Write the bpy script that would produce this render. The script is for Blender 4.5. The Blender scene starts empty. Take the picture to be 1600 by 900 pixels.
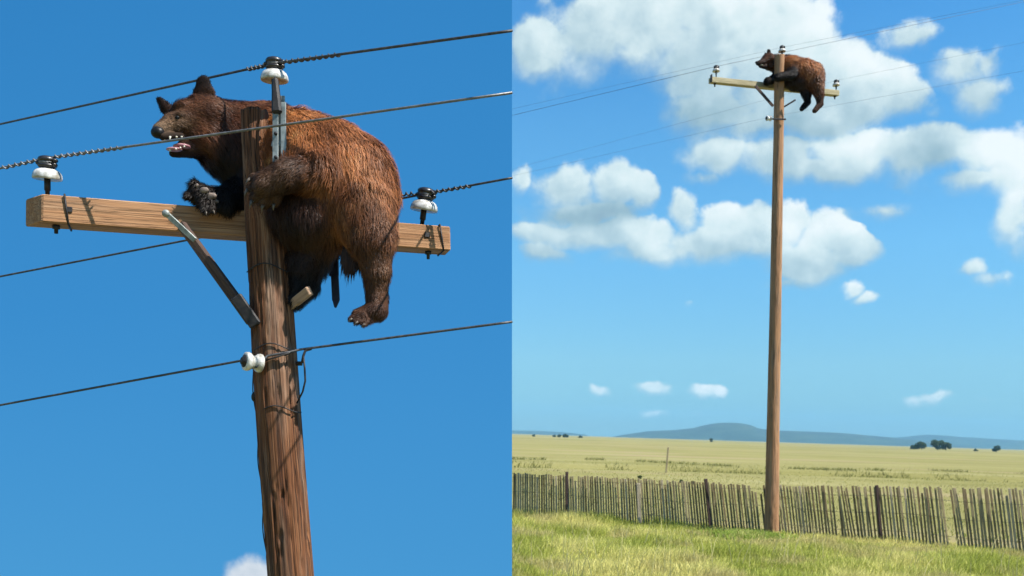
import bpy, math, random
import numpy as np
from mathutils import Vector, Matrix

random.seed(7)
rng = np.random.default_rng(11)
scene = bpy.context.scene
COL = scene.collection

# ------------------------------------------------------------------ camera
F = 1400.0            # focal length in photo pixels (photo 1600 wide)
CX, CY = 800.0, 677.0  # principal point (lens shifted upwards)
H = 2.2               # eye height
TH = math.atan(25.0 / 800.0)
RIGHT = np.array([math.cos(TH), 0.0, math.sin(TH)])
UP = np.array([-math.sin(TH), 0.0, math.cos(TH)])
FWD = np.array([0.0, 1.0, 0.0])
CAM = np.array([0.0, 0.0, H])
RM = np.stack([RIGHT, FWD, UP], axis=1)   # rolled frame -> world

cam_d = bpy.data.cameras.new('camera')
cam = bpy.data.objects.new('camera', cam_d)
COL.objects.link(cam)
cam_d.sensor_width = 36.0
cam_d.lens = 36.0 * F / 1600.0
cam_d.shift_y = (CY - 450.0) / 1600.0
cam_d.clip_start = 0.1
cam_d.clip_end = 30000
m = Matrix((
    (RIGHT[0], UP[0], -FWD[0], CAM[0]),
    (RIGHT[1], UP[1], -FWD[1], CAM[1]),
    (RIGHT[2], UP[2], -FWD[2], CAM[2]),
    (0, 0, 0, 1)))
cam.matrix_world = m
cam_d.dof.use_dof = True
cam_d.dof.focus_distance = 5.6
cam_d.dof.aperture_fstop = 4.0
scene.camera = cam

scene.view_settings.view_transform = 'Standard'
scene.view_settings.look = 'None'
scene.view_settings.gamma = 1.0
scene.view_settings.exposure = 1.05
scene.cycles.use_denoising = True
scene.cycles.max_bounces = 6
scene.cycles.volume_bounces = 1
scene.cycles.transparent_max_bounces = 8
scene.cycles.sample_clamp_indirect = 6.0

# ------------------------------------------------------------------ sun
SUN_EL = math.radians(55)
SUN_AZ = math.radians(114)     # clockwise from +Y (view direction): to the right and behind the camera
sun_vec = Vector((math.sin(SUN_AZ) * math.cos(SUN_EL), math.cos(SUN_AZ) * math.cos(SUN_EL), math.sin(SUN_EL)))
sl = bpy.data.lights.new('sun', 'SUN')
sl.energy = 5.0
sl.angle = math.radians(0.5)
sl.color = (1.0, 0.955, 0.88)
so = bpy.data.objects.new('sun', sl)
so.rotation_euler = sun_vec.to_track_quat('Z', 'Y').to_euler()
so.location = (20, -20, 40)
COL.objects.link(so)


# ------------------------------------------------------------------ node helpers
class NB:
    """tiny helper to write node maths"""
    def __init__(self, tree):
        self.t = tree

    def node(self, typ, **kw):
        n = self.t.nodes.new(typ)
        for k, v in kw.items():
            setattr(n, k, v)
        return n

    def put(self, sock, v):
        if hasattr(v, 'is_output') or isinstance(v, bpy.types.NodeSocket):
            self.t.links.new(v, sock)
        else:
            sock.default_value = v

    def m(self, op, a, b=None, c=None, clamp=False):
        n = self.node('ShaderNodeMath', operation=op, use_clamp=clamp)
        self.put(n.inputs[0], a)
        if b is not None:
            self.put(n.inputs[1], b)
        if c is not None:
            self.put(n.inputs[2], c)
        return n.outputs[0]

    def v(self, op, a, b=None, c=None):
        n = self.node('ShaderNodeVectorMath', operation=op)
        self.put(n.inputs[0], a)
        if b is not None:
            self.put(n.inputs[1], b)
        if c is not None:
            self.put(n.inputs[2], c)
        return n.outputs['Value'] if op in ('LENGTH', 'DOT_PRODUCT') else n.outputs[0]

    def noise(self, vec, scale, detail=5.0, rough=0.55, dist=0.0, lac=2.0):
        n = self.node('ShaderNodeTexNoise')
        self.put(n.inputs['Vector'], vec)
        n.inputs['Scale'].default_value = scale
        n.inputs['Detail'].default_value = detail
        n.inputs['Roughness'].default_value = rough
        n.inputs['Distortion'].default_value = dist
        n.inputs['Lacunarity'].default_value = lac
        return n

    def mix(self, fac, a, b, blend='MIX'):
        n = self.node('ShaderNodeMix', data_type='RGBA', blend_type=blend)
        self.put(n.inputs[0], fac)
        self.put(n.inputs[6], a if not isinstance(a, tuple) or len(a) == 4 else a + (1,))
        self.put(n.inputs[7], b if not isinstance(b, tuple) or len(b) == 4 else b + (1,))
        return n.outputs[2]

    def sstep(self, x, lo, hi):
        n = self.node('ShaderNodeMapRange', interpolation_type='SMOOTHSTEP')
        self.put(n.inputs[0], x)
        self.put(n.inputs[1], lo)
        self.put(n.inputs[2], hi)
        n.inputs[3].default_value = 0.0
        n.inputs[4].default_value = 1.0
        return n.outputs[0]

    def ramp(self, fac, stops, interp='LINEAR'):
        n = self.node('ShaderNodeValToRGB')
        cr = n.color_ramp
        cr.interpolation = interp
        while len(cr.elements) < len(stops):
            cr.elements.new(0.5)
        for e, (p, c) in zip(cr.elements, stops):
            e.position = p
            e.color = tuple(c) + (1,) if len(c) == 3 else c
        self.put(n.inputs[0], fac)
        return n.outputs[0]

    def comb(self, x, y, z):
        n = self.node('ShaderNodeCombineXYZ')
        self.put(n.inputs[0], x)
        self.put(n.inputs[1], y)
        self.put(n.inputs[2], z)
        return n.outputs[0]

    def sep(self, v):
        n = self.node('ShaderNodeSeparateXYZ')
        self.put(n.inputs[0], v)
        return n.outputs


# ------------------------------------------------------------------ world: daylight sky and cumulus
world = bpy.data.worlds.new('World')
scene.world = world
world.use_nodes = True
world.cycles.sampling_method = 'MANUAL'
world.cycles.sample_map_resolution = 512
wt = world.node_tree
wt.nodes.clear()
w = NB(wt)
sky = w.node('ShaderNodeTexSky', sky_type='NISHITA')
sky.sun_disc = False
sky.sun_elevation = SUN_EL
sky.sun_rotation = SUN_AZ
sky.altitude = 1500
sky.air_density = 1.0
sky.dust_density = 0.6
sky.ozone_density = 1.6
gen = w.node('ShaderNodeTexCoord').outputs['Generated']
gx, gy, gz = w.sep(gen)
az = w.m('ARCTAN2', gx, gy)
el = w.m('ARCSINE', gz)
# keep the sky texture looking above its own horizon
hz = w.m('MAXIMUM', gz, 0.012)
w.t.links.new(w.comb(gx, gy, hz), sky.inputs[0])
SKY_K = 0.10 * 2.2 / 2.07   # the grade below is scaled by 1/2.2 to stay inside 0..1
elp = w.m('MAXIMUM', el, 0.0)
grade = w.ramp(w.m('MULTIPLY', elp, 1.0 / math.radians(30), clamp=True), [
    (0.0, (.19, .32, .44)), (.037, (.205, .35, .46)), (.16, (.34, .527, .57)), (.40, (.41, .76, .823)), (.63, (.37, .81, .93)), (.84, (.29, .786, 1.0))])
skyc = w.mix(1.0, sky.outputs[0], grade, 'MULTIPLY')
skyc = w.v('SCALE', skyc)
skyc.node.inputs['Scale'].default_value = SKY_K

# cumulus clouds: centre px, centre py, half width, half height, brightness, thickness (photo measure, turned into sky angles)
CLOUDS = [
    (845, 85, 80, 52, .62, 1), (930, 50, 95, 70, .66, 1), (1010, 50, 110, 85, .62, 1), (1010, 8, 90, 45, .95, 1),
    (1095, 95, 120, 90, .52, 1), (1110, 20, 110, 60, .70, 1), (1185, 20, 110, 60, .80, 1), (1165, 75, 60, 60, .95, 1),
    (1235, 45, 85, 50, .80, 1), (1210, 120, 130, 80, .72, 1), (1290, 105, 85, 48, .82, 1), (1345, 135, 80, 52, .80, 1),
    (1390, 160, 50, 40, .74, 1), (1110, 175, 110, 50, .42, .9), (1200, 190, 120, 38, .50, .9), (1320, 185, 110, 35, .60, .9),
    (1420, 66, 54, 28, .72, .62), (1505, 112, 60, 32, .70, .72), (1545, 102, 30, 26, .70, .66), (1530, 145, 42, 36, .66, .68),
    (1125, 245, 62, 40, .70, .85), (1100, 278, 45, 24, .55, .6), (1215, 248, 75, 42, .60, .9), (1335, 240, 85, 42, 1.0, 1), (1300, 268, 130, 28, .70, .9),
    (1440, 245, 85, 40, .55, .9), (1545, 240, 75, 36, 1.0, 1), (1590, 262, 60, 60, .92, .95), (1530, 280, 90, 28, .62, .7), (1598, 340, 34, 60, .75, .6),
    (812, 282, 26, 34, .70, .8), (878, 300, 72, 48, .66, 1), (955, 290, 52, 42, .78, 1), (1000, 305, 30, 36, .76, .9), (905, 335, 105, 28, .38, .95),
    (840, 362, 55, 22, .68, .9), (930, 368, 120, 30, .74, 1), (850, 395, 62, 25, .60, .6), (1000, 375, 70, 36, .86, 1), (1015, 395, 90, 26, .66, .8),
    (1065, 335, 30, 40, .74, 1), (1128, 345, 50, 36, .82, 1), (1110, 380, 110, 34, .62, .95), (1175, 360, 80, 44, .70, .95),
    (1232, 345, 48, 36, 1.0, 1), (1285, 370, 55, 42, .95, 1), (1320, 392, 45, 32, .70, .9), (1260, 405, 85, 36, .52, .9), (1225, 432, 55, 24, .58, .6),
    (1325, 450, 26, 21, .95, .95), (1345, 465, 32, 17, .85, .9), (1515, 422, 28, 20, .78, .62), (1542, 440, 36, 19, .74, .55), (1375, 330, 60, 14, .7, .16),
    (1085, 470, 14, 10, .8, .35), (942, 606, 22, 13, .85, .75), (1017, 605, 34, 16, .85, .8), (1098, 610, 37, 14, .82, .7), (1443, 620, 36, 12, .85, .62),
    (1560, 626, 30, 6, .85, .14), (1040, 648, 70, 8, .8, .12),
]


def px_dir(px, py):
    d = RM @ np.array([(px - CX) / F, 1.0, (CY - py) / F])
    d /= np.linalg.norm(d)
    return math.atan2(d[0], d[1]), math.asin(d[2])


p2 = w.comb(az, el, 0.0)
seedoff = w.v('ADD', gen, (3.7, 1.3, 0.0))
warp = w.noise(seedoff, 11.0, 6.0, 0.6)
wv = w.v('SUBTRACT', warp.outputs['Color'], (0.5, 0.5, 0.5))
wv = w.v('MULTIPLY', wv, (0.05, 0.036, 0.0))
pw = w.v('ADD', p2, wv)
mx = None
sw = None
sb = None
sh = None
for (cx, cy, rx, ry, br, op) in CLOUDS:
    a0, e0 = px_dir(cx, cy)
    ra, re = rx / F * 1.15, ry / F * 1.15
    q = w.v('MULTIPLY_ADD', pw, (1 / ra, 1 / re, 0.0), (-a0 / ra, -e0 / re, 0.0))
    ln = w.v('LENGTH', q)
    g = w.m('SUBTRACT', 1.0, ln, clamp=True)
    g2 = w.m('MULTIPLY', g, g)
    go = w.m('MULTIPLY', g, op)
    hh = w.m('MULTIPLY', w.v('DOT_PRODUCT', q, (0.25, 1.0, 0.0)), g2)
    bb = w.m('MULTIPLY', g2, br)
    mx = go if mx is None else w.m('MAXIMUM', mx, go)
    sw = g2 if sw is None else w.m('ADD', sw, g2)
    sb = bb if sb is None else w.m('ADD', sb, bb)
    sh = hh if sh is None else w.m('ADD', sh, hh)
swc = w.m('ADD', sw, 0.0005)
bright = w.m('DIVIDE', sb, swc)
high = w.m('DIVIDE', sh, swc)
# cauliflower billows: soft cells plus noise, and their slope towards the sun
def billow(vec):
    a_ = w.noise(vec, 12.0, 8.0, 0.64).outputs['Fac']
    vd = w.v('ADD', vec, w.v('MULTIPLY', w.v('SUBTRACT', w.noise(vec, 30.0, 3.0, 0.5).outputs['Color'], (0.5, 0.5, 0.5)), (0.03, 0.03, 0.03)))
    v1 = w.node('ShaderNodeTexVoronoi', feature='SMOOTH_F1')
    v1.inputs['Scale'].default_value = 22.0
    v1.inputs['Smoothness'].default_value = 0.6
    w.put(v1.inputs['Vector'], vd)
    v2 = w.node('ShaderNodeTexVoronoi', feature='SMOOTH_F1')
    v2.inputs['Scale'].default_value = 50.0
    v2.inputs['Smoothness'].default_value = 0.6
    w.put(v2.inputs['Vector'], vd)
    o_ = w.m('MULTIPLY', w.m('SUBTRACT', a_, 0.5), 1.25)
    o_ = w.m('ADD', o_, w.m('MULTIPLY', w.m('SUBTRACT', 0.42, v1.outputs['Distance']), 0.42))
    return w.m('ADD', o_, w.m('MULTIPLY', w.m('SUBTRACT', 0.42, v2.outputs['Distance']), 0.20))


bl1 = billow(gen)
bl2 = billow(w.v('ADD', gen, (0.009, 0.0, 0.013)))
relief = w.m('SUBTRACT', bl1, bl2)
fld = w.m('ADD', mx, bl1)
gate = w.sstep(mx, 0.0, 0.10)
# tops are crisp, bases melt away
soft = w.m('ADD', 0.28, w.m('MULTIPLY', w.m('SUBTRACT', 0.35, high, clamp=True), 0.5))
alpha = w.m('MULTIPLY', w.sstep(fld, 0.05, w.m('ADD', 0.05, soft)), gate)
# clouds going on outside the frame, same kind
oc = w.noise(w.v('MULTIPLY', gen, (1.0, 1.0, 2.4)), 2.6, 8.0, 0.56).outputs['Fac']
ocl = w.sstep(oc, 0.52, 0.66)
outside = w.m('MAXIMUM', w.sstep(w.m('ABSOLUTE', az), math.radians(34), math.radians(46)), w.sstep(el, math.radians(29), math.radians(38)))
outside = w.m('MULTIPLY', outside, w.sstep(el, math.radians(3), math.radians(12)))
oalpha = w.m('MULTIPLY', ocl, outside)
lum = w.m('ADD', w.m('MULTIPLY', bright, 0.92), 0.02)
lum = w.m('ADD', lum, w.m('MULTIPLY', high, 0.20))
broad = w.noise(w.v('MULTIPLY', gen, (1.0, 1.0, 1.5)), 7.0, 3.0, 0.5).outputs['Fac']
lum = w.m('ADD', lum, w.m('MULTIPLY', w.m('SUBTRACT', broad, 0.5), 0.75))
lum = w.m('ADD', lum, w.m('MULTIPLY', relief, 0.55))
lum = w.m('ADD', lum, w.m('MULTIPLY', w.m('SUBTRACT', alpha, 1.0), 0.12))
ccol = w.ramp(lum, [(0.0, (0.1122, 0.1716, 0.2244)), (0.35, (0.1716, 0.2541, 0.2904)), (0.6, (0.2574, 0.3366, 0.3662)), (0.8, (0.3695, 0.4355, 0.4421)), (1.0, (0.4619, 0.4949, 0.4949))])
allc = w.mix(w.m('MULTIPLY', alpha, 0.95), skyc, ccol)
allc = w.mix(w.m('MULTIPLY', oalpha, 0.9), allc, (0.3497, 0.3959, 0.4091))
bg = w.node('ShaderNodeBackground')
w.put(bg.inputs['Color'], allc)
bg.inputs['Strength'].default_value = 1.0
wo = w.node('ShaderNodeOutputWorld')
wt.links.new(bg.outputs[0], wo.inputs[0])


# ------------------------------------------------------------------ geometry helpers
def C(px, py, d):
    """photo position + distance -> point of the rolled camera frame (x right, y away, z up), metres"""
    return np.array([(px - CX) / F * d, d, (CY - py) / F * d])


def W(p):
    """camera frame -> world"""
    return np.asarray(p) @ RM.T + CAM


def PW(px, py, d):
    return W(C(px, py, d))


def vnoise(p, seed=0):
    """value noise, p (n,3) -> 0..1"""
    p = np.asarray(p, float)
    i = np.floor(p).astype(np.int64)
    f = p - i
    f = f * f * (3 - 2 * f)
    out = np.zeros(len(p))
    for dx in (0, 1):
        for dy in (0, 1):
            for dz in (0, 1):
                x, y, z = i[:, 0] + dx, i[:, 1] + dy, i[:, 2] + dz
                h = (x * 374761393 + y * 668265263 + z * 1274126177 + seed * 974711) & 0xffffffff
                h = ((h ^ (h >> 13)) * 1274126177) & 0xffffffff
                h = (h ^ (h >> 16)) & 0xffff
                wx = f[:, 0] if dx else 1 - f[:, 0]
                wy = f[:, 1] if dy else 1 - f[:, 1]
                wz = f[:, 2] if dz else 1 - f[:, 2]
                out += wx * wy * wz * h / 65535.0
    return out


def fbm(p, seed=0, oct=4):
    o = 0
    a = 0.5
    s = 0
    p = np.asarray(p, float)
    for k in range(oct):
        o = o + a * vnoise(p * 2 ** k + 17.3 * k, seed + k)
        s += a
        a *= 0.5
    return o / s


class MB:
    """collects faces of ONE mesh, points in the rolled camera frame or in world"""
    def __init__(self):
        self.v = []
        self.f = []
        self.g = []     # grain coordinates per vertex
        self.n = 0
        self.smooth = []

    def add(self, v, f, g=None, smooth=True):
        v = np.asarray(v, float)
        self.v.append(v)
        self.g.append(np.zeros((len(v), 3)) if g is None else np.asarray(g, float))
        for q in f:
            self.f.append(tuple(int(i) + self.n for i in q))
            self.smooth.append(smooth)
        self.n += len(v)

    def frame(self, a, b, ref=None):
        a = np.asarray(a, float)
        b = np.asarray(b, float)
        t = b - a
        L = np.linalg.norm(t)
        t = t / L
        r = np.array([0, 1.0, 0]) if ref is None else np.asarray(ref, float)
        if abs(np.dot(r, t)) > 0.97:
            r = np.array([1.0, 0, 0])
        n = r - t * np.dot(r, t)
        n /= np.linalg.norm(n)
        s = np.cross(t, n)
        return t, n, s, L

    def bar(self, a, b, wid, thk, ref=None, bev=0.12, seg=1, wid2=None):
        """rectangular bar a->b; wid across (side), thk along ref"""
        t, n, s, L = self.frame(a, b, ref)
        a = np.asarray(a, float)
        vs, gs = [], []
        b_ = bev * min(wid, thk)
        rings = [(0.0, b_)] + [(b_ + (L - 2 * b_) * k / seg, 0.0) for k in range(seg + 1)] + [(L, b_)]
        for (l, ins) in rings:
            wl = wid if wid2 is None else wid + (wid2 - wid) * l / L
            hw, ht = wl / 2 - ins, thk / 2 - ins
            c = b_ if ins == 0 else b_ * 0.6
            pts = [(hw - c, ht), (-(hw - c), ht), (-hw, ht - c), (-hw, -(ht - c)), (-(hw - c), -ht), (hw - c, -ht), (hw, -(ht - c)), (hw, ht - c)]
            for (x, y) in pts:
                vs.append(a + t * l + s * x + n * y)
                gs.append((x, y, l))
        nr = len(rings)
        fs = []
        for k in range(nr - 1):
            for j in range(8):
                fs.append((k * 8 + j, k * 8 + (j + 1) % 8, (k + 1) * 8 + (j + 1) % 8, (k + 1) * 8 + j))
        fs.append(tuple(range(7, -1, -1)))
        fs.append(tuple((nr - 1) * 8 + j for j in range(8)))
        self.add(vs, fs, gs, smooth=False)

    def lathe(self, base, axis, prof, n=28, ref=None):
        """profile [(along, radius)...] round axis from base"""
        base = np.asarray(base, float)
        axis = np.asarray(axis, float) / np.linalg.norm(axis)
        t, a1, a2, _ = self.frame(base, base + axis, ref)
        vs = []
        for (h, r) in prof:
            for j in range(n):
                q = 2 * math.pi * j / n
                vs.append(base + t * h + (a1 * math.cos(q) + a2 * math.sin(q)) * max(r, 1e-4))
        fs = []
        for k in range(len(prof) - 1):
            for j in range(n):
                fs.append((k * n + j, k * n + (j + 1) % n, (k + 1) * n + (j + 1) % n, (k + 1) * n + j))
        fs.append(tuple(range(n - 1, -1, -1)))
        fs.append(tuple((len(prof) - 1) * n + j for j in range(n)))
        self.add(vs, fs)

    def tube(self, pts, rad, n=8):
        pts = np.asarray(pts, float)
        k = len(pts)
        rad = np.full(k, rad) if np.isscalar(rad) else np.asarray(rad)
        tg = np.gradient(pts, axis=0)
        tg /= np.linalg.norm(tg, axis=1)[:, None]
        nn = np.array([0, 0.2, 1.0])
        vs = []
        for i in range(k):
            t = tg[i]
            a = nn - t * np.dot(nn, t)
            if np.linalg.norm(a) < 1e-3:
                a = np.cross(t, [1, 0, 0])
            a /= np.linalg.norm(a)
            nn = a
            b = np.cross(t, a)
            for j in range(n):
                q = 2 * math.pi * j / n
                vs.append(pts[i] + (a * math.cos(q) + b * math.sin(q)) * rad[i])
        fs = []
        for i in range(k - 1):
            for j in range(n):
                fs.append((i * n + j, i * n + (j + 1) % n, (i + 1) * n + (j + 1) % n, (i + 1) * n + j))
        fs.append(tuple(range(n - 1, -1, -1)))
        fs.append(tuple((k - 1) * n + j for j in range(n)))
        self.add(vs, fs)

    def ell(self, c, rx, ry, rz, nu=14, nv=9):
        vs, fs = [], []
        c = np.asarray(c, float)
        for i in range(nv + 1):
            ph = math.pi * i / nv
            for j in range(nu):
                q = 2 * math.pi * j / nu
                vs.append(c + np.array([rx * math.sin(ph) * math.cos(q), ry * math.sin(ph) * math.sin(q), rz * math.cos(ph)]))
        for i in range(nv):
            for j in range(nu):
                fs.append((i * nu + j, (i + 1) * nu + j, (i + 1) * nu + (j + 1) % nu, i * nu + (j + 1) % nu))
        self.add(vs, fs)

    def build(self, name, mat, parent=None, camframe=True, kind=None, local=False):
        v = np.concatenate(self.v)
        if camframe:
            v = W(v)
        o = mesh_obj(name, v, self.f, mat, parent, g=np.concatenate(self.g), smooth=self.smooth)
        if kind:
            o['kind'] = kind
        return o


ORIGIN = {}


def mesh_obj(name, v, f, mat, parent=None, g=None, col=None, smooth=True, loc=None):
    """v in world; stored relative to the thing's base (or to loc)"""
    v = np.asarray(v, float)
    base = np.zeros(3)
    if parent is not None:
        base = ORIGIN[parent.name]
    elif loc is not None:
        base = np.asarray(loc, float)
    me = bpy.data.meshes.new(name)
    if isinstance(f, np.ndarray):
        k = f.shape[1]
        me.vertices.add(len(v))
        me.vertices.foreach_set('co', (v - base).ravel())
        me.loops.add(f.size)
        me.loops.foreach_set('vertex_index', f.ravel().astype(np.int32))
        me.polygons.add(len(f))
        me.polygons.foreach_set('loop_start', np.arange(0, f.size, k, dtype=np.int32))
        me.update(calc_edges=True)
    else:
        me.from_pydata((v - base).tolist(), [], f)
    if isinstance(smooth, (list, np.ndarray)):
        me.polygons.foreach_set('use_smooth', np.asarray(smooth, bool))
    else:
        me.polygons.foreach_set('use_smooth', np.full(len(me.polygons), bool(smooth)))
    if g is not None:
        at = me.attributes.new('grain', 'FLOAT_VECTOR', 'POINT')
        at.data.foreach_set('vector', np.asarray(g, np.float32).ravel())
    if col is not None:
        at = me.attributes.new('col', 'FLOAT_COLOR', 'POINT')
        c4 = np.ones((len(v), 4), np.float32)
        c4[:, :3] = np.asarray(col) * ALB
        at.data.foreach_set('color', c4.ravel())
    me.materials.append(mat)
    me.update()
    o = bpy.data.objects.new(name, me)
    COL.objects.link(o)
    if parent is not None:
        o.parent = parent
    else:
        o.location = base
    ORIGIN[o.name] = base
    return o


def thing(name, label, cat, loc, group=None):
    o = bpy.data.objects.new(name, None)
    o.empty_display_size = 0.2
    COL.objects.link(o)
    o.location = loc
    ORIGIN[o.name] = np.asarray(loc, float)
    o['label'] = label
    o['category'] = cat
    if group:
        o['group'] = group
    return o


def tag(o, label, cat, group=None):
    o['label'] = label
    o['category'] = cat
    if group:
        o['group'] = group
    return o


# ------------------------------------------------------------------ materials
def mat(name):
    mt = bpy.data.materials.new(name)
    mt.use_nodes = True
    nt = mt.node_tree
    nt.nodes.clear()
    b = NB(nt)
    p = b.node('ShaderNodeBsdfPrincipled')
    o = b.node('ShaderNodeOutputMaterial')
    nt.links.new(p.outputs[0], o.inputs[0])
    return mt, b, p


def bump(b, p, h, strength, dist=0.01):
    n = b.node('ShaderNodeBump')
    n.inputs['Strength'].default_value = strength
    n.inputs['Distance'].default_value = dist
    b.put(n.inputs['Height'], h)
    b.t.links.new(n.outputs[0], p.inputs['Normal'])


ALB = 0.66   # overall scale of the surface colours (the picture is exposed for it)


def wood(name, stops, sx=70, sl=3.0, rough=0.85, crack=0.5, grey=0.0, crack_col=(0.02, 0.012, 0.008)):
    stops = [(q, tuple(x * ALB for x in c)) for q, c in stops]
    mt, b, p = mat(name)
    at = b.node('ShaderNodeAttribute', attribute_name='grain')
    q = b.v('MULTIPLY', at.outputs['Vector'], (sx, sx, sl))
    n1 = b.noise(q, 1.0, 6.0, 0.62, 0.4).outputs['Fac']
    q2 = b.v('MULTIPLY', at.outputs['Vector'], (sx * 0.22, sx * 0.22, sl * 0.5))
    n2 = b.noise(q2, 1.0, 4.0, 0.6).outputs['Fac']
    t = b.m('ADD', b.m('MULTIPLY', n1, 0.6), b.m('MULTIPLY', n2, 0.4))
    c = b.ramp(t, stops)
    if grey:
        gn = b.noise(b.v('MULTIPLY', at.outputs['Vector'], (9.0, 9.0, 1.1)), 1.0, 5.0, 0.6, 0.3).outputs['Fac']
        lum_ = b.m('MULTIPLY_ADD', t, 1.15, -0.38)
        c = b.mix(b.m('MULTIPLY', b.sstep(gn, 0.46, 0.66), grey), c, b.comb(b.m('MULTIPLY', lum_, 1.12), b.m('MULTIPLY', lum_, 0.90), b.m('MULTIPLY', lum_, 0.70)))
        st = b.noise(b.v('MULTIPLY', at.outputs['Vector'], (16.0, 16.0, 2.3)), 1.0, 4.0, 0.6, 0.6).outputs['Fac']
        c = b.mix(b.m('MULTIPLY', b.sstep(st, 0.60, 0.74), 0.40), c, (0.03, 0.016, 0.010))
    q3 = b.v('MULTIPLY', at.outputs['Vector'], (sx * 0.8, sx * 0.8, sl * 0.55))
    n3 = b.noise(q3, 1.3, 3.0, 0.5, 0.3).outputs['Fac']
    ck = b.sstep(b.m('ABSOLUTE', b.m('SUBTRACT', n3, 0.5)), 0.034, 0.004)
    c = b.mix(b.m('MULTIPLY', ck, crack), c, crack_col)
    b.put(p.inputs['Base Color'], c)
    p.inputs['Roughness'].default_value = rough
    p.inputs['Specular IOR Level'].default_value = 0.25
    bump(b, p, b.m('SUBTRACT', t, b.m('MULTIPLY', ck, 0.5)), 0.7, 0.012)
    return mt


M_POLE = wood('weathered_pole_wood', [(0.32, (0.030, 0.012, 0.006)), (0.43, (0.11, 0.041, 0.017)), (0.54, (0.235, 0.093, 0.038)), (0.72, (0.44, 0.235, 0.115))], 105, 1.3, crack=0.9, grey=0.35)
M_POLE2 = wood('brown_pole_wood', [(0.28, (0.30, 0.145, 0.065)), (0.5, (0.50, 0.265, 0.13)), (0.75, (0.66, 0.40, 0.225))], 30, 0.6, crack=0.5, grey=0.3)
M_ARM = wood('tan_crossarm_wood', [(0.28, (0.32, 0.150, 0.068)), (0.45, (0.47, 0.240, 0.115)), (0.6, (0.55, 0.305, 0.155)), (0.8, (0.64, 0.40, 0.235))], 62, 1.1, crack=0.5, grey=0.2)
M_ARM2 = wood('pale_crossarm_wood', [(0.28, (0.42, 0.35, 0.20)), (0.6, (0.62, 0.53, 0.33)), (0.8, (0.70, 0.62, 0.42))], 30, 1.5, crack=0.3)
M_BRACE = wood('old_brace_wood', [(0.28, (0.045, 0.028, 0.022)), (0.55, (0.11, 0.070, 0.056)), (0.8, (0.20, 0.13, 0.10))], 60, 3, crack=0.4)
M_STUB = wood('pale_split_wood', [(0.28, (0.36, 0.22, 0.13)), (0.6, (0.56, 0.38, 0.26)), (0.8, (0.64, 0.47, 0.34))], 60, 3, crack=0.3)
M_SLATA = wood('grey_slat_wood', [(0.28, (0.33, 0.26, 0.14)), (0.6, (0.50, 0.41, 0.24)), (0.8, (0.62, 0.52, 0.33))], 60, 3, crack=0.4)
M_SLATB = wood('brown_slat_wood', [(0.28, (0.22, 0.16, 0.08)), (0.6, (0.36, 0.275, 0.145)), (0.8, (0.48, 0.38, 0.22))], 60, 3, crack=0.4)
M_SLATC = wood('pale_slat_wood', [(0.28, (0.44, 0.36, 0.24)), (0.6, (0.62, 0.52, 0.36)), (0.8, (0.72, 0.62, 0.45))], 60, 3, crack=0.3)


def simple(name, c1, c2, scale, rough, metal=0.0, spec=0.4, bmp=0.15, coat=0.0):
    c1, c2 = [tuple(x * ALB for x in c) for c in (c1, c2)]
    mt, b, p = mat(name)
    tc = b.node('ShaderNodeTexCoord').outputs['Object']
    n = b.noise(tc, scale, 5.0, 0.6).outputs['Fac']
    b.put(p.inputs['Base Color'], b.mix(b.sstep(n, 0.35, 0.65), c1, c2))
    p.inputs['Roughness'].default_value = rough
    p.inputs['Metallic'].default_value = metal
    p.inputs['Specular IOR Level'].default_value = spec
    p.inputs['Coat Weight'].default_value = coat
    if bmp:
        bump(b, p, n, bmp, 0.004)
    return mt


M_WIRE = simple('dull_line_wire', (0.055, 0.055, 0.06), (0.11, 0.11, 0.115), 30, 0.55, 0.3)
M_WIREL = simple('bright_line_wire', (0.16, 0.16, 0.165), (0.26, 0.26, 0.265), 30, 0.5, 0.4)
M_STEEL = simple('galvanized_steel', (0.22, 0.25, 0.24), (0.42, 0.46, 0.44), 22, 0.5, 0.35)
M_DARK = simple('dark_iron', (0.018, 0.017, 0.019), (0.045, 0.04, 0.038), 30, 0.6, 0.3)
M_NAVY = simple('blue_black_strap', (0.010, 0.014, 0.04), (0.02, 0.027, 0.07), 18, 0.5, 0.2)
M_PORC = simple('white_porcelain', (0.38, 0.35, 0.29), (0.84, 0.83, 0.80), 21, 0.32, 0.0, 0.45, 0.05, 0.2)
M_CAP = simple('black_glazed_cap', (0.012, 0.010, 0.012), (0.03, 0.025, 0.025), 30, 0.35, 0.0, 0.5, 0.3)


def attr_mat(name, rough=0.7, spec=0.2, trans=0.0, noise=None):
    mt, b, p = mat(name)
    at = b.node('ShaderNodeAttribute', attribute_name='col')
    b.put(p.inputs['Base Color'], at.outputs['Color'])
    p.inputs['Roughness'].default_value = rough
    p.inputs['Specular IOR Level'].default_value = spec
    if trans:
        tr = b.node('ShaderNodeBsdfTranslucent')
        b.put(tr.inputs[0], at.outputs['Color'])
        mx_ = b.node('ShaderNodeMixShader')
        mx_.inputs[0].default_value = trans
        o = [n for n in mt.node_tree.nodes if n.type == 'OUTPUT_MATERIAL'][0]
        b.t.links.new(p.outputs[0], mx_.inputs[1])
        b.t.links.new(tr.outputs[0], mx_.inputs[2])
        b.t.links.new(mx_.outputs[0], o.inputs[0])
    return mt


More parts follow.
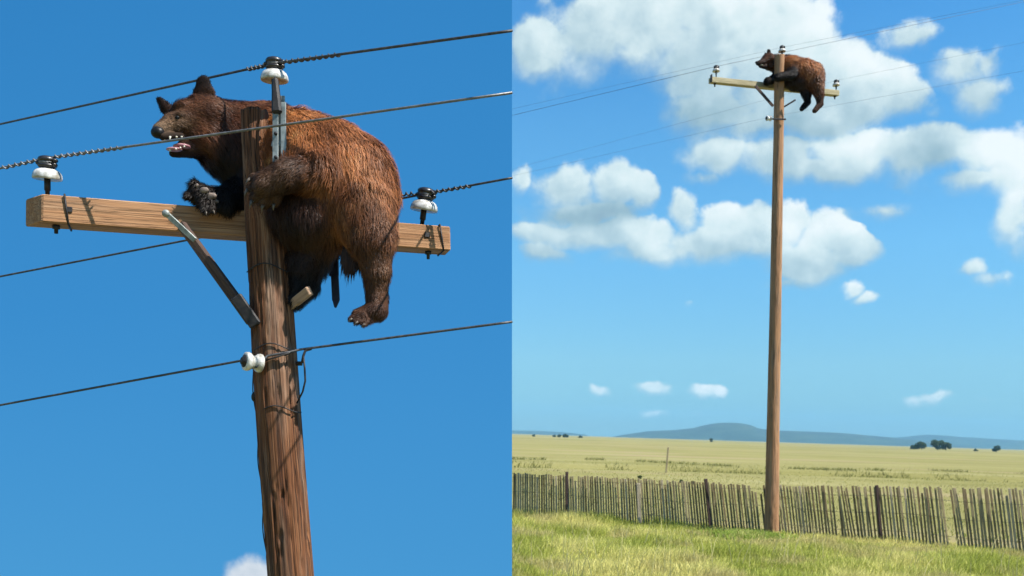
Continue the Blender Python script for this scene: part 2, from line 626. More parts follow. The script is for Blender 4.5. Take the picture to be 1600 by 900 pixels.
M_FUR = attr_mat('bear_fur', 0.55, 0.22)
M_SKIN = attr_mat('bear_hide', 0.8, 0.1)
M_GRASS = attr_mat('grass_blades', 0.7, 0.15, 0.42)
M_LEAF = attr_mat('tree_leaves', 0.7, 0.15, 0.15)
M_NOSE = simple('wet_black_nose', (0.006, 0.006, 0.007), (0.015, 0.014, 0.015), 40, 0.42, 0, 0.2)
M_MOUTH = simple('pink_mouth', (0.32, 0.12, 0.15), (0.48, 0.24, 0.26), 40, 0.4, 0, 0.5)
M_TOOTH = simple('ivory_tooth', (0.66, 0.62, 0.5), (0.74, 0.7, 0.6), 40, 0.35)
M_CLAW = simple('dark_claw', (0.06, 0.048, 0.038), (0.16, 0.13, 0.10), 60, 0.4)
M_PAD = simple('paw_pad_skin', (0.13, 0.095, 0.08), (0.30, 0.23, 0.19), 40, 0.7)
M_BARK = simple('tree_bark', (0.05, 0.04, 0.03), (0.10, 0.08, 0.06), 4, 0.9)

# ------------------------------------------------------------------ ground
def ground_h(x, y):
    """gentle rolling of the plain"""
    p = np.stack([x / 9.0, y / 9.0, np.zeros_like(x)], 1)
    h = (fbm(p, 3, 3) - 0.5) * 0.18
    q = np.stack([x / 90.0, y / 60.0, np.zeros_like(x) + 5], 1)
    far = np.clip((y - 60) / 200, 0, 1)
    h = h + (fbm(q, 8, 3) - 0.5) * 0.9 * far
    # shallow ditch with a low bank across the field
    yc = 60 + 1.6 * np.sin(x / 9.0) + 0.08 * x
    h = h - 0.35 * np.exp(-((y - yc) / 1.1) ** 2) + 0.22 * np.exp(-((y - yc - 2.4) / 1.5) ** 2)
    return h


ys = np.concatenate([np.arange(-40, 12, 4.0), np.arange(12, 30, 0.5), np.arange(30, 80, 0.8), np.geomspace(80, 5600, 110)])
xs = np.concatenate([-np.geomspace(5600, 30, 60), np.arange(-29, 30, 0.9), np.geomspace(30, 5600, 90)])
gxx, gyy = np.meshgrid(xs, ys)
gz_ = ground_h(gxx.ravel(), gyy.ravel())
gv = np.stack([gxx.ravel(), gyy.ravel(), gz_], 1)
nx_, ny_ = len(xs), len(ys)
ii = (np.arange(ny_ - 1)[:, None] * nx_ + np.arange(nx_ - 1)[None, :]).ravel()
gf = np.stack([ii, ii + 1, ii + 1 + nx_, ii + nx_], 1)
M_GROUND, b, p = mat('dry_prairie')
tc = b.node('ShaderNodeTexCoord').outputs['Object']
n_big = b.noise(b.v('MULTIPLY', tc, (0.006, 0.013, 1)), 1.0, 6.0, 0.6, 0.6).outputs['Fac']
n_mid = b.noise(b.v('MULTIPLY', tc, (0.055, 0.12, 1)), 1.0, 6.0, 0.62, 0.5).outputs['Fac']
n_fin = b.noise(b.v('MULTIPLY', tc, (1.6, 2.4, 1)), 1.0, 6.0, 0.7).outputs['Fac']
n_str = b.noise(b.v('MULTIPLY', tc, (0.02, 0.16, 1)), 1.0, 5.0, 0.6, 0.4).outputs['Fac']
t = b.m('ADD', b.m('ADD', b.m('MULTIPLY', n_big, 0.38), b.m('MULTIPLY', n_mid, 0.27)), b.m('ADD', b.m('MULTIPLY', n_fin, 0.12), b.m('MULTIPLY', n_str, 0.23)))
gc = b.ramp(t, [(0.33, (0.0990, 0.1023, 0.0264)), (0.43, (0.1584, 0.1485, 0.0495)), (0.53, (0.2046, 0.1881, 0.0726)), (0.65, (0.2772, 0.2508, 0.1221))])
gc = b.mix(b.sstep(b.noise(b.v('MULTIPLY', tc, (0.012, 0.07, 1)), 1.0, 4.0, 0.55).outputs['Fac'], 0.52, 0.68), gc, (0.245, 0.200, 0.105))
b.put(p.inputs['Base Color'], gc)
p.inputs['Roughness'].default_value = 0.95
p.inputs['Specular IOR Level'].default_value = 0.05
bump(b, p, n_fin, 0.6, 0.2)
ground = mesh_obj('ground', gv, gf, M_GROUND)
ground['kind'] = 'structure'

# ------------------------------------------------------------------ hills far off
def hills(name, prof, d, depth, back, seed, matl):
    """ridge with a skyline given as photo points, a foot in front and a back slope"""
    pxs = np.arange(prof[0][0], prof[-1][0] + 1, 4.0)
    pys = np.interp(pxs, [q[0] for q in prof], [q[1] for q in prof])
    rows = np.linspace(-1, 1, 17)
    vs = []
    for r in rows:
        dd = d + (r * depth if r < 0 else r * back)
        pts = np.stack([(pxs - CX) / F * d, np.full_like(pxs, dd), (CY - pys) / F * d], 1)
        wz = (pts @ RM.T + CAM)
        top = wz[:, 2]
        fall = math.cos(abs(r) * math.pi / 2) ** 1.15
        q = np.stack([wz[:, 0] / 160.0, np.full_like(pxs, dd / 160.0), np.zeros_like(pxs)], 1)
        nz = (fbm(q, seed, 4) - 0.5) * 2
        wz[:, 2] = -6 + (top + 6) * fall * (1 + nz * 0.35 * abs(r) ** 0.7)
        vs.append(wz)
    vs = np.concatenate(vs)
    k = len(pxs)
    ii = (np.arange(len(rows) - 1)[:, None] * k + np.arange(k - 1)[None, :]).ravel()
    fs = np.stack([ii, ii + 1, ii + 1 + k, ii + k], 1)
    o = mesh_obj(name, vs, fs, matl)
    o['kind'] = 'structure'
    return o


M_HILL, b, p = mat('scrub_hillside')
tc = b.node('ShaderNodeTexCoord').outputs['Object']
n = b.noise(b.v('MULTIPLY', tc, (0.012, 0.012, 0.03)), 1.0, 6.0, 0.62).outputs['Fac']
b.put(p.inputs['Base Color'], b.ramp(n, [(0.35, (0.008, 0.024, 0.018)), (0.55, (0.016, 0.040, 0.030)), (0.7, (0.035, 0.058, 0.038))]))
p.inputs['Roughness'].default_value = 0.95
hills('hills', [(955, 684), (975, 679.5), (1010, 674), (1060, 672), (1090, 668.5), (1110, 662.5), (1128, 660.5), (1148, 660.5), (1162, 663), (1176, 669), (1200, 672), (1240, 673.5), (1300, 676), (1360, 681), (1420, 687), (1500, 697)], 3600, 350, 500, 5, M_HILL)
hills('hills', [(1180, 687), (1240, 680), (1330, 681), (1390, 685), (1425, 682), (1450, 679), (1475, 680.5), (1500, 683), (1540, 685.5), (1580, 688), (1620, 688), (1680, 692), (1760, 697), (1850, 700)], 4700, 400, 400, 9, M_HILL)
hills('hills', [(640, 672), (720, 671.5), (800, 672.5), (850, 673.5), (880, 675.5), (915, 679)], 4700, 400, 400, 15, M_HILL)

# ------------------------------------------------------------------ the left-hand sky: a tall backdrop standing behind the near pole
BD = 6.6          # distance of its near (right-hand) edge; it slants away to the left
BK = 0.35
M_SKYB = bpy.data.materials.new('clear_blue_sky')
M_SKYB.use_nodes = True
nt = M_SKYB.node_tree
nt.nodes.clear()
b = NB(nt)
tc = b.node('ShaderNodeTexCoord').outputs['Object']
ox, oy, oz = b.sep(tc)
c = b.ramp(b.m('MULTIPLY', oz, 1 / 7.0, clamp=True), [(0.12, (0.0323, 0.1571, 0.3201)), (0.45, (0.0211, 0.1293, 0.2983)), (0.92, (0.0152, 0.1069, 0.2640))])
cl0 = C(392, 893, 7.35)
cn = b.noise(tc, 3.2, 6.0, 0.6)
q = b.v('ADD', tc, b.v('MULTIPLY', b.v('SUBTRACT', cn.outputs['Color'], (0.5, 0.5, 0.5)), (0.22, 0.0, 0.22)))
la = W(cl0)
q = b.v('MULTIPLY_ADD', q, (1 / 0.31, 0.0, 1 / 0.22), (-la[0] / 0.31, 0.0, -(la[2]) / 0.22 + 0.35))
al = b.sstep(b.v('LENGTH', q), 1.0, 0.55)
cc = b.mix(b.noise(tc, 6.0, 4.0, 0.5).outputs['Fac'], (0.2376, 0.2838, 0.3300), (0.4355, 0.4487, 0.4619))
c = b.mix(b.m('MULTIPLY', al, 0.9), c, cc)
em = b.node('ShaderNodeEmission')
b.put(em.inputs[0], c)
o_ = b.node('ShaderNodeOutputMaterial')
nt.links.new(em.outputs[0], o_.inputs[0])
bm_ = MB()
x0, x1 = -11.0, 0.0
z0, z1 = -2.6, 6.2
yl = BD + BK * (x1 - x0)
vv = [(x0, yl, z0), (x1, BD, z0), (x1, BD, z1), (x0, yl, z1), (x0, yl + .04, z0), (x1, BD + .04, z0), (x1, BD + .04, z1), (x0, yl + .04, z1)]
bm_.add(vv, [(0, 1, 2, 3), (5, 4, 7, 6), (1, 5, 6, 2), (4, 0, 3, 7), (3, 2, 6, 7), (0, 4, 5, 1)], smooth=False)
bm_.build('sky', M_SKYB, kind='structure')


# ------------------------------------------------------------------ poles
def pole_shaft(root, rows, axis_d, mtl, top_rag=0.02, foot_z=-0.2, nseg=88, dz=0.012, groove=1.0, seed=2):
    """round shaft from photo rows (py, xl, xr); continues straight down into the ground"""
    rows = list(rows)
    pts = []
    for (py, xl, xr) in rows:
        c = C((xl + xr) / 2, py, axis_d)
        pts.append((c[2], c[0], (xr - xl) / 2 / F * axis_d))
    pts.sort()
    zs = np.array([q[0] for q in pts])
    xs_ = np.array([q[1] for q in pts])
    rs = np.array([q[2] for q in pts])
    zmin = foot_z - CAM[2]
    if zs[0] > zmin:
        k = (xs_[1] - xs_[0]) / (zs[1] - zs[0])
        kr = (rs[1] - rs[0]) / (zs[1] - zs[0])
        xs_ = np.insert(xs_, 0, xs_[0] + k * (zmin - zs[0]))
        rs = np.insert(rs, 0, rs[0] + kr * (zmin - zs[0]))
        zs = np.insert(zs, 0, zmin)
    zz = np.arange(zs[0], zs[-1], dz)
    zz = np.append(zz, zs[-1])
    nz = len(zz)
    ang = np.arange(nseg) / nseg * 2 * math.pi
    A, Z = np.meshgrid(ang, zz)
    X0 = np.interp(Z, zs, xs_)
    R0 = np.interp(Z, zs, rs)
    ca, sa = np.cos(A), np.sin(A)
    # drying cracks: long narrow grooves following the height, wandering in angle
    a2 = A + 0.22 * (vnoise(np.stack([Z.ravel() * 0.9, A.ravel() * 0 + 3, A.ravel() * 0], 1), seed).reshape(A.shape) - 0.5)
    per = np.stack([np.cos(a2).ravel() * 5.0, np.sin(a2).ravel() * 5.0, Z.ravel() * 0.8], 1)
    n1 = fbm(per, seed, 3).reshape(A.shape)
    g1 = np.clip(1 - np.abs(n1 - 0.5) / 0.028, 0, 1) ** 0.8
    per2 = np.stack([np.cos(a2).ravel() * 11.0, np.sin(a2).ravel() * 11.0, Z.ravel() * 1.3 + 9], 1)
    n2 = fbm(per2, seed + 5, 2).reshape(A.shape)
    g2 = np.clip(1 - np.abs(n2 - 0.5) / 0.05, 0, 1)
    R = R0 * (1 - 0.13 * groove * g1 - 0.055 * groove * g2 + 0.02 * groove * (n1 - 0.5))
    V = np.stack([X0 + R * ca, axis_d + R * sa, Z], 2)
    # ragged weathered top
    rag = vnoise(np.stack([ca[0] * 4, sa[0] * 4, ca[0] * 0], 1), seed + 9)
    tilt = 0.5 * (1 + np.cos(ang))
    V[-1, :, 2] += top_rag * (rag - 0.3) * 2 + top_rag * 0.6 * tilt
    G = np.stack([R0 * ca, R0 * sa, Z], 2)
    V = V.reshape(-1, 3)
    G = G.reshape(-1, 3)
    ii = (np.arange(nz - 1)[:, None] * nseg + np.arange(nseg)[None, :])
    jj = (np.arange(nz - 1)[:, None] * nseg + (np.arange(nseg)[None, :] + 1) % nseg)
    fs = np.stack([ii.ravel(), jj.ravel(), jj.ravel() + nseg, ii.ravel() + nseg], 1).tolist()
    ctr = V[-nseg:].mean(0) - np.array([0, 0, 0.012])
    V = np.vstack([V, ctr])
    G = np.vstack([G, [0, 0, Z[-1, 0]]])
    k0 = (nz - 1) * nseg
    for j in range(nseg):
        fs.append((k0 + j, k0 + (j + 1) % nseg, len(V) - 1))
    return mesh_obj('shaft', W(V), fs, mtl, root, g=G, smooth=True)


def insulator(root, px, py, d, s, tilt=0.0, pin_len=0.09, pitch=0.0):
    """pin insulator; px,py = middle of the white skirt's lower rim, s = skirt radius in metres; tilt in degrees to the right"""
    a = math.radians(tilt)
    ax = np.array([math.sin(a), -pitch, math.cos(a)])
    ax /= np.linalg.norm(ax)
    c = C(px, py, d)
    m1 = MB()
    m1.lathe(c, ax, [(0.10 * s, 0.55 * s), (0.02 * s, 0.84 * s), (0.0, 0.94 * s), (0.04 * s, 1.0 * s), (0.18 * s, 1.01 * s), (0.40 * s, 0.96 * s), (0.60 * s, 0.84 * s), (0.74 * s, 0.64 * s), (0.80 * s, 0.45 * s)], 32)
    ins = m1.build('insulator', M_PORC, root)
    m2 = MB()
    m2.lathe(c, ax, [(0.79 * s, 0.47 * s), (0.86 * s, 0.58 * s), (0.98 * s, 0.66 * s), (1.08 * s, 0.62 * s), (1.14 * s, 0.5 * s), (1.24 * s, 0.5 * s), (1.32 * s, 0.62 * s), (1.46 * s, 0.64 * s), (1.60 * s, 0.54 * s), (1.68 * s, 0.34 * s), (1.70 * s, 0.1 * s)], 24)
    for (dx, dz_) in ((0.62, 1.0), (-0.55, 1.16), (0.66, 1.3)):
        m2.ell(c + ax * dz_ * s + np.array([dx * s, -0.16 * s, 0]), 0.2 * s, 0.25 * s, 0.17 * s, 10, 7)
    m2.build('cap', M_CAP, ins)
    m3 = MB()
    m3.lathe(c - ax * pin_len, ax, [(0, 0.15 * s), (pin_len * 0.5, 0.16 * s), (pin_len * 0.52, 0.22 * s), (pin_len + 0.1 * s, 0.22 * s)], 14)
    m3.build('pin', M_DARK, ins)
    m4 = MB()   # tie wire round the groove
    k = np.linspace(0, 2 * math.pi * 1.6, 46)
    t_, a1, a2, _ = m4.frame(c, c + ax)
    pts = [c + ax * (1.19 + 0.05 * math.sin(q * 0.6)) * s + (a1 * math.cos(q) + a2 * math.sin(q)) * 0.54 * s for q in k]
    m4.tube(pts, 0.055 * s, 6)
    m4.build('tie_wire', M_WIREL, ins)
    return ins


def spool(root, px, py, d, r, ax):
    c = C(px, py, d)
    ax = np.asarray(ax, float) / np.linalg.norm(ax)
    m1 = MB()
    m1.lathe(c - ax * r * 0.95, ax, [(0, .72 * r), (0.05 * r, .96 * r), (.25 * r, 1.0 * r), (.45 * r, .94 * r), (.62 * r, .74 * r), (.9 * r, .70 * r), (1.15 * r, .76 * r), (1.3 * r, .93 * r), (1.55 * r, 1.0 * r), (1.8 * r, .96 * r), (1.88 * r, .72 * r)], 28)
    sp = m1.build('spool_insulator', M_PORC, root)
    m2 = MB()
    m2.lathe(c + ax * r * 0.9, ax, [(0, .66 * r), (.10 * r, .66 * r), (.12 * r, .4 * r), (.34 * r, .38 * r), (.36 * r, .1 * r)], 16)
    m2.build('end_bolt', M_DARK, sp)
    return sp


def catenary(p0, p1, sag, n=30):
    t = np.linspace(0, 1, n)
    p = np.asarray(p0)[None] * (1 - t)[:, None] + np.asarray(p1)[None] * t[:, None]
    p[:, 2] -= sag * 4 * t * (1 - t)
    return p


def wrap(m, p0, p1, rad, turns, n=90):
    """armour strand wound round the wire"""
    p0, p1 = np.asarray(p0, float), np.asarray(p1, float)
    t_, a1, a2, L = m.frame(p0, p1)
    k = np.linspace(0, 1, n)
    pts = [p0 + (p1 - p0) * q + (a1 * math.cos(q * turns * 6.283) + a2 * math.sin(q * turns * 6.283)) * rad for q in k]
    m.tube(pts, rad * 0.62, 6)


# ---- near pole on the left ----
PD = 5.6                                     # distance of its axis
foot = PW(486, 1270, PD)
near_pole = thing('utility_pole', 'thick cracked brown utility pole at left, close up, with the big open-mouthed bear behind it', 'utility pole', (foot[0], foot[1], 0.0))
pole_shaft(near_pole, [(177, 377, 419), (215, 378, 420), (255, 380, 423), (300, 382, 432), (330, 383, 444), (350, 384, 449), (450, 390, 456), (560, 395, 464), (700, 404, 474), (900, 419, 490)], PD, M_POLE, top_rag=0.012)

# crossarm behind the shaft, its left end nearer
ARM_L = C(66, 324.5, 5.30)
ARM_R = C(704, 372.5, 6.16)
arm_t = (ARM_R - ARM_L) / np.linalg.norm(ARM_R - ARM_L)
m_ = MB()
arm_up = np.array([0.06, 0.0, 1.0])
# ref = depth direction, turned a little so that the underside shows
ref = np.array([-arm_t[1], arm_t[0], 0.0]) + np.array([0, 0, -0.07])
ARM_T = 0.135
m_.bar(ARM_L + ref * ARM_T / 2, ARM_R + ref * ARM_T / 2, 0.168, ARM_T, ref, 0.05, 60)
av = m_.v[-1]
for i_ in range(16):                       # left end sawn obliquely
    k_ = np.dot(av[i_] - ARM_L, ref) / ARM_T
    av[i_] -= arm_t * 0.11 * k_
arm = m_.build('crossarm', M_ARM, near_pole)


def on_arm(px, dy=0.0, out=0.004):
    """point on the front face of the crossarm at photo column px; dy metres above its middle"""
    k = 0.5
    for _ in range(12):
        q = ARM_L + (ARM_R - ARM_L) * k
        x = CX + F * q[0] / q[1]
        k += (px - x) / 640.0 * 0.9
    q = ARM_L + (ARM_R - ARM_L) * k
    return q - ref * out + np.array([0, 0, dy])


for px, dy in ((108, 0.0), (667, 0.01)):
    m_ = MB()
    q = on_arm(px, dy)
    m_.bar(q - ref * 0.004, q + ref * 0.012, 0.035, 0.035, np.array([0, 0, 1.0]), 0.1)
    m_.build('bolt', M_DARK, arm)
for px in (104, 690):                      # dark strap wires round the arm near both ends
    m_ = MB()
    a = on_arm(px - 3, 0.087, 0.006)
    b2 = on_arm(px + 3, -0.087, 0.006)
    back = ref * (ARM_T + 0.012)
    m_.tube([a + back, a, (a + b2) / 2, b2, b2 + back, a + back + np.array([0, 0, 0.001])], 0.006, 6)
    m_.build('strap_wire', M_DARK, arm)
for px, L in ((86, 0.05), (672, 0.055)):    # pin ends with nuts under the arm
    m_ = MB()
    q = on_arm(px, -0.084, -0.05)
    m_.lathe(q, np.array([0, 0, -1.0]), [(0, 0.022), (0.022, 0.022), (0.024, 0.012), (L, 0.011)], 10)
    m_.build('pin_nut', M_DARK, arm)

insulator(near_pole, 74, 281, 5.40, 0.083, tilt=3, pin_len=0.13, pitch=0.12)
insulator(near_pole, 662, 330, 6.16, 0.094, tilt=8, pin_len=0.12, pitch=0.12)
insulator(near_pole, 429, 127, 5.52, 0.084, tilt=1, pin_len=0.10, pitch=0.1)

# steel ridge bracket: two flat legs and a pin socket, fixed to the right of the shaft top
BDp = 5.40
m_ = MB()
m_.bar(C(430.5, 262, BDp), C(430.5, 152, BDp), 0.034, 0.014, None, 0.15)
m_.bar(C(443.5, 262, BDp + 0.01), C(442.5, 160, BDp + 0.01), 0.032, 0.014, None, 0.15)
m_.bar(C(425, 225, BDp + 0.06), C(447, 225, BDp + 0.02), 0.03, 0.012, None, 0.1)
m_.bar(C(437, 290, BDp + 0.045), C(436, 150, BDp + 0.045), 0.07, 0.012, None, 0.1)
br = m_.build('ridge_bracket', M_STEEL, near_pole)
m_ = MB()
m_.bar(C(433, 178, BDp - 0.004), C(430, 122, BDp + 0.02), 0.062, 0.05, None, 0.25, 1, 0.034)
m_.build('pin_socket', M_DARK, br)
for yy in (209, 246):
    m_ = MB()
    q = C(431, yy, BDp - 0.007)
    m_.lathe(q, [0, -1, 0], [(0, .011), (.008, .011), (.012, .006)], 10)
    m_.build('bolt', M_DARK, br)

# left brace: old timber with a galvanised end strap
m_ = MB()
bl0, bl1 = on_arm(283, -0.045, 0.028), C(394, 503, PD - 0.11)
m_.bar(bl0, bl1, 0.056, 0.042, np.array([0.3, 1, 0]), 0.15, 8, 0.068)
brace = m_.build('brace', M_BRACE, near_pole)
m_ = MB()
s0 = on_arm(263, 0.005, 0.030)
s1 = bl0 + (bl1 - bl0) * 0.2 + np.array([0.012, -0.036, 0.012])
m_.bar(s0 + np.array([0, -.03, 0]), s1, 0.034, 0.014, np.array([0.3, 1, 0]), 0.2)
m_.lathe(s0 + np.array([0, -.034, 0]), [0, -1, 0], [(0, .024), (.012, .022), (.02, .01)], 12)
m_.build('end_strap', M_STEEL, brace)
m_ = MB()
m_.bar(C(368, 463, PD - 0.15), C(400, 509, PD - 0.13), 0.075, 0.03, None, 0.25)
m_.build('foot_plate', M_DARK, brace)
# right brace: broken pale stub
m_ = MB()
m_.bar(C(440, 489, PD + 0.05), C(484, 454, PD - 0.16), 0.056, 0.035, None, 0.12, 4)
o = m_.build('brace', M_STUB, near_pole)
o['label'] = 'short broken pale brace stub on the right of the pole'
# dark strap left hanging under the arm
m_ = MB()
m_.bar(C(521, 350, 5.86), C(522, 432, 5.86), 0.062, 0.02, None, 0.2)
m_.bar(C(523, 430, 5.855), C(525, 470, 5.855), 0.05, 0.016, None, 0.2)
m_.bar(C(525, 469, 5.855), C(524, 481, 5.855), 0.048, 0.016, None, 0.2, 1, 0.012)
o = m_.build('hanging_strap', M_NAVY, near_pole)

spool(near_pole, 395, 566, 5.42, 0.058, [-0.72, -0.62, 0.08])
m_ = MB()   # shackle strap and ground wire
m_.tube([C(405, 566, 5.47), C(425, 560, 5.44), C(450, 552, 5.45), C(470, 546, 5.55)], 0.006, 6)
m_.build('neutral_band', M_DARK, near_pole)
m_ = MB()
m_.tube([C(487, 545, 5.50), C(477, 548, 5.49), C(474, 556, 5.48), C(472, 566, 5.48), C(466, 568, 5.52)], 0.008, 6)
m_.tube([C(474, 556, 5.48), C(476, 575, 5.47), C(477, 595, 5.47), C(473, 612, 5.48), C(464, 630, 5.53)], 0.006, 6)
m_.lathe(C(462, 568, 5.54), [1, 0, 0], [(0, .014), (.04, .014)], 10)
m_.build('jumper_wire', M_DARK, near_pole)
m_ = MB()
gp = [C(396 + (y - 580) * 0.072 + 2.2 * math.sin(y / 17.0), y, PD - 0.02) for y in range(580, 905, 9)]
gp = [q + np.array([-0.004, 0, 0]) for q in gp]
m_.tube(gp, 0.004, 6)
m_.ell(C(397, 620, PD - 0.03), 0.018, 0.018, 0.03, 10, 7)
m_.build('ground_wire', M_DARK, near_pole)
for (px, py) in ((419, 423), (421, 545), (440, 640)):    # dark wire bands nailed round the shaft
    m_ = MB()
    r_ = 0.145
    k = np.linspace(-2.7, -0.35, 16)
    c0 = C(423 + (py - 420) * 0.075, py, PD)
    m_.tube([c0 + np.array([r_ * math.cos(q), r_ * math.sin(q), 0.02 * math.sin(q * 3)]) for q in k], 0.004, 6)
    m_.build('wire_band', M_DARK, near_pole)


# ---- wires of the near pole: on the right they turn back and are fastened to the edge of the backdrop ----
def line(name, label, pts, rad, mtl, wraps=(), group='power lines on the left pole'):
    m_ = MB()
    for k in range(len(pts) - 1):
        pass
    P = []
    for k in range(len(pts) - 1):
        c = catenary(pts[k], pts[k + 1], 0.0 if k else 0.0, 14)
        P.append(c if k == 0 else c[1:])
    m_.tube(np.concatenate(P), rad, 7)
    o = m_.build(name, mtl)
    tag(o, label, 'power line', group)
    if wraps:
        m2 = MB()
        for (a, b_, turns) in wraps:
            wrap(m2, a, b_, rad * 1.25, turns)
        m2.build('armor_wrap', mtl, o)
    return o


def ends(pl, dl, pi, di, pr, dr, extra_left=1.9):
    """left frame edge, insulator, right end"""
    A = C(*pl, dl)
    I = C(*pi, di)
    Bq = C(*pr, dr)
    A2 = A + (A - I) / np.linalg.norm(A - I) * extra_left
    end = Bq * ((BD + 0.01) / Bq[1])
    return [A2, A, I, Bq, end]


L1 = ends((0, 194), 7.4, (428, 99), 5.50, (799.3, 48), 4.7, 1.9)
line('power_line', 'top dark wire on the left, crossing above the bear over the pole-top insulator', L1, 0.0078, M_WIRE,
     [(C(385, 108.6, 5.63), C(417, 101.5, 5.53), 5), (C(445, 96.9, 5.46), C(530, 85.2, 5.28), 9)])
L2 = ends((0, 263), 5.46, (72, 247), 5.40, (799.3, 145), 4.75, 0.6)
line('power_line', 'wire on the left that crosses in front of the bear muzzle and the pole', L2, 0.0072, M_WIREL,
     [(C(2, 262.5, 5.45), C(60, 249.5, 5.40), 6), (C(84, 245.3, 5.38), C(190, 230.5, 5.29), 11)])
L3 = ends((0, 432), 7.2, (658, 304), 6.14, (799.3, 278), 5.9)
line('power_line', 'wire on the left passing behind the bear to the insulator on the right arm end', L3, 0.0078, M_WIRE,
     [(C(625, 304, 6.16), C(648, 302, 6.12), 3), (C(672, 301, 6.10), C(735, 290.5, 6.0), 7)])
I4 = C(392, 563, 5.44)
L4 = ends((0, 633), 6.2, (385, 562), 5.44, (799.3, 503), 5.3)
L4 = L4[:3] + [C(400, 574, 5.40), C(418, 556, 5.44), C(450, 550.5, 5.46), C(470, 546, 5.5)] + L4[3:]
line('power_line', 'lowest wire on the left, caught on the white spool low on the pole', L4, 0.0075, M_WIRE)

# ---- far pole on the right ----
QD = 20.8
qf = PW(1205, 838, QD)
far_pole = thing('utility_pole', 'tall smooth brown utility pole at right, standing in front of the slat fence', 'utility pole', (qf[0], qf[1], 0.0))
pole_shaft(far_pole, [(88, 1210.2, 1225.5), (200, 1209, 1224.4), (350, 1205.5, 1222.3), (500, 1202.3, 1220.3), (680, 1197.8, 1217.8), (838, 1194, 1216.6)], QD, M_POLE2, top_rag=0.02, foot_z=-0.4, nseg=48, dz=0.05, groove=0.6, seed=31)
QL, QR = C(1112, 123.5, 20.55), C(1312, 144.8, 21.6)
qt = (QR - QL) / np.linalg.norm(QR - QL)
qref = np.array([-qt[1], qt[0], 0.02])
m_ = MB()
m_.bar(QL + qref * 0.075, QR + qref * 0.075, 0.125, 0.14, qref, 0.06, 20)
arm2 = m_.build('crossarm', M_ARM2, far_pole)
m_ = MB()
m_.bar(QL + qt * -0.01 + np.array([0, 0, -.07]), QL + qt * -0.01 + np.array([0, 0, .1]), 0.02, 0.07, qref, 0.1)
m_.build('end_plate', M_DARK, arm2)
for (px, dpt) in ((1119, 20.62), (1307, 21.6)):
    m_ = MB()
    k = (px - 1112) / 200.0
    q = QL + (QR - QL) * k + qref * 0.07 - np.array([0, 0, 0.062])
    m_.lathe(q, [0, 0, -1.0], [(0, .03), (.03, .03), (.032, .015), (.08, .015)], 8)
    m_.build('pin_nut', M_DARK, arm2)
insulator(far_pole, 1119, 112, 20.62, 0.085, 0, 0.12)
insulator(far_pole, 1306.5, 134, 21.62, 0.085, 0, 0.12)
insulator(far_pole, 1222, 81, 20.75, 0.085, 0, 0.2)
m_ = MB()
m_.bar(C(1180, 134, 20.68), C(1208, 166, 20.62), 0.06, 0.03, None, 0.1)
m_.build('brace', M_BRACE, far_pole)
m_ = MB()
m_.bar(C(1225, 167, 20.66), C(1243, 156, 20.6), 0.035, 0.03, None, 0.1)
m_.build('brace', M_BRACE, far_pole)['label'] = 'short broken brace stub on the right of the pole'
spool(far_pole, 1201, 185, 20.62, 0.06, [-1, -0.2, 0])
m_ = MB()
m_.bar(C(1198, 185.5, 20.64), C(1228, 186.5, 20.64), 0.035, 0.03, None, 0.1)
m_.build('spool_bracket', M_DARK, far_pole)


def line2(label, pts, rad):
    return line('power_line', label, pts, rad, M_WIRE, (), 'power lines on the right pole')


line2('wire on the right resting on the left insulator of the far pole', [C(560, 238, 24.5), C(1118, 104, 20.6), C(1660, -10, 27)], 0.0042)
line2('wire on the right passing over the top of the far pole', [C(560, 225, 24.5), C(1222, 74, 20.75), C(1660, -12, 18.5)], 0.0019)
line2('wire on the right leaving the right end of the far crossarm', [C(560, 330, 25), C(1306, 126, 21.6), C(1680, 50, 19.5)], 0.0017)
line2('lowest wire on the right, held by the spool under the braces', [C(560, 330, 24.5), C(1200, 183.5, 20.6), C(1680, 96, 18.5)], 0.0018)


# ------------------------------------------------------------------ bears
def surface_nets(Fv, org, h):
    ins = Fv < 0
    nx, ny, nz = Fv.shape
    cs = np.zeros((nx - 1, ny - 1, nz - 1, 3))
    cn = np.zeros((nx - 1, ny - 1, nz - 1))
    corners = [(i, j, k) for i in (0, 1) for j in (0, 1) for k in (0, 1)]

    def sub(A, c):
        return A[c[0]:nx - 1 + c[0], c[1]:ny - 1 + c[1], c[2]:nz - 1 + c[2]]
    for a in corners:
        for ax in range(3):
            if a[ax] == 0:
                b_ = list(a)
                b_[ax] = 1
                fa, fb = sub(Fv, a), sub(Fv, b_)
                cr = (fa < 0) != (fb < 0)
                t_ = np.where(cr, fa / np.where(cr, fa - fb, 1), 0)
                for q in range(3):
                    cs[..., q] += np.where(cr, a[q] + (t_ if q == ax else 0), 0)
                cn += cr
    act = cn > 0
    idx = -np.ones(act.shape, np.int64)
    idx[act] = np.arange(act.sum())
    loc = np.argwhere(act)
    V = org + h * (loc + cs[act] / cn[act][:, None])
    faces = []
    for ax in range(3):
        o1, o2 = (ax + 1) % 3, (ax + 2) % 3
        s0 = [slice(None)] * 3
        s1 = [slice(None)] * 3
        s0[ax] = slice(0, -1)
        s1[ax] = slice(1, None)
        A, B_ = ins[tuple(s0)], ins[tuple(s1)]
        for flip, mk in ((False, A & ~B_), (True, ~A & B_)):
            e = np.argwhere(mk)
            e = e[(e[:, o1] > 0) & (e[:, o2] > 0)]
            d1 = np.zeros(3, int)
            d1[o1] = 1
            d2 = np.zeros(3, int)
            d2[o2] = 1
            q = [idx[tuple((e - d1 * u - d2 * v_).T)] for (u, v_) in ((1, 1), (0, 1), (0, 0), (1, 0))]
            q = np.stack(q, 1)
            if flip:
                q = q[:, ::-1]
            faces.append(q)
    Fc = np.concatenate(faces)
    Fc = Fc[(Fc >= 0).all(1)]
    return V, Fc


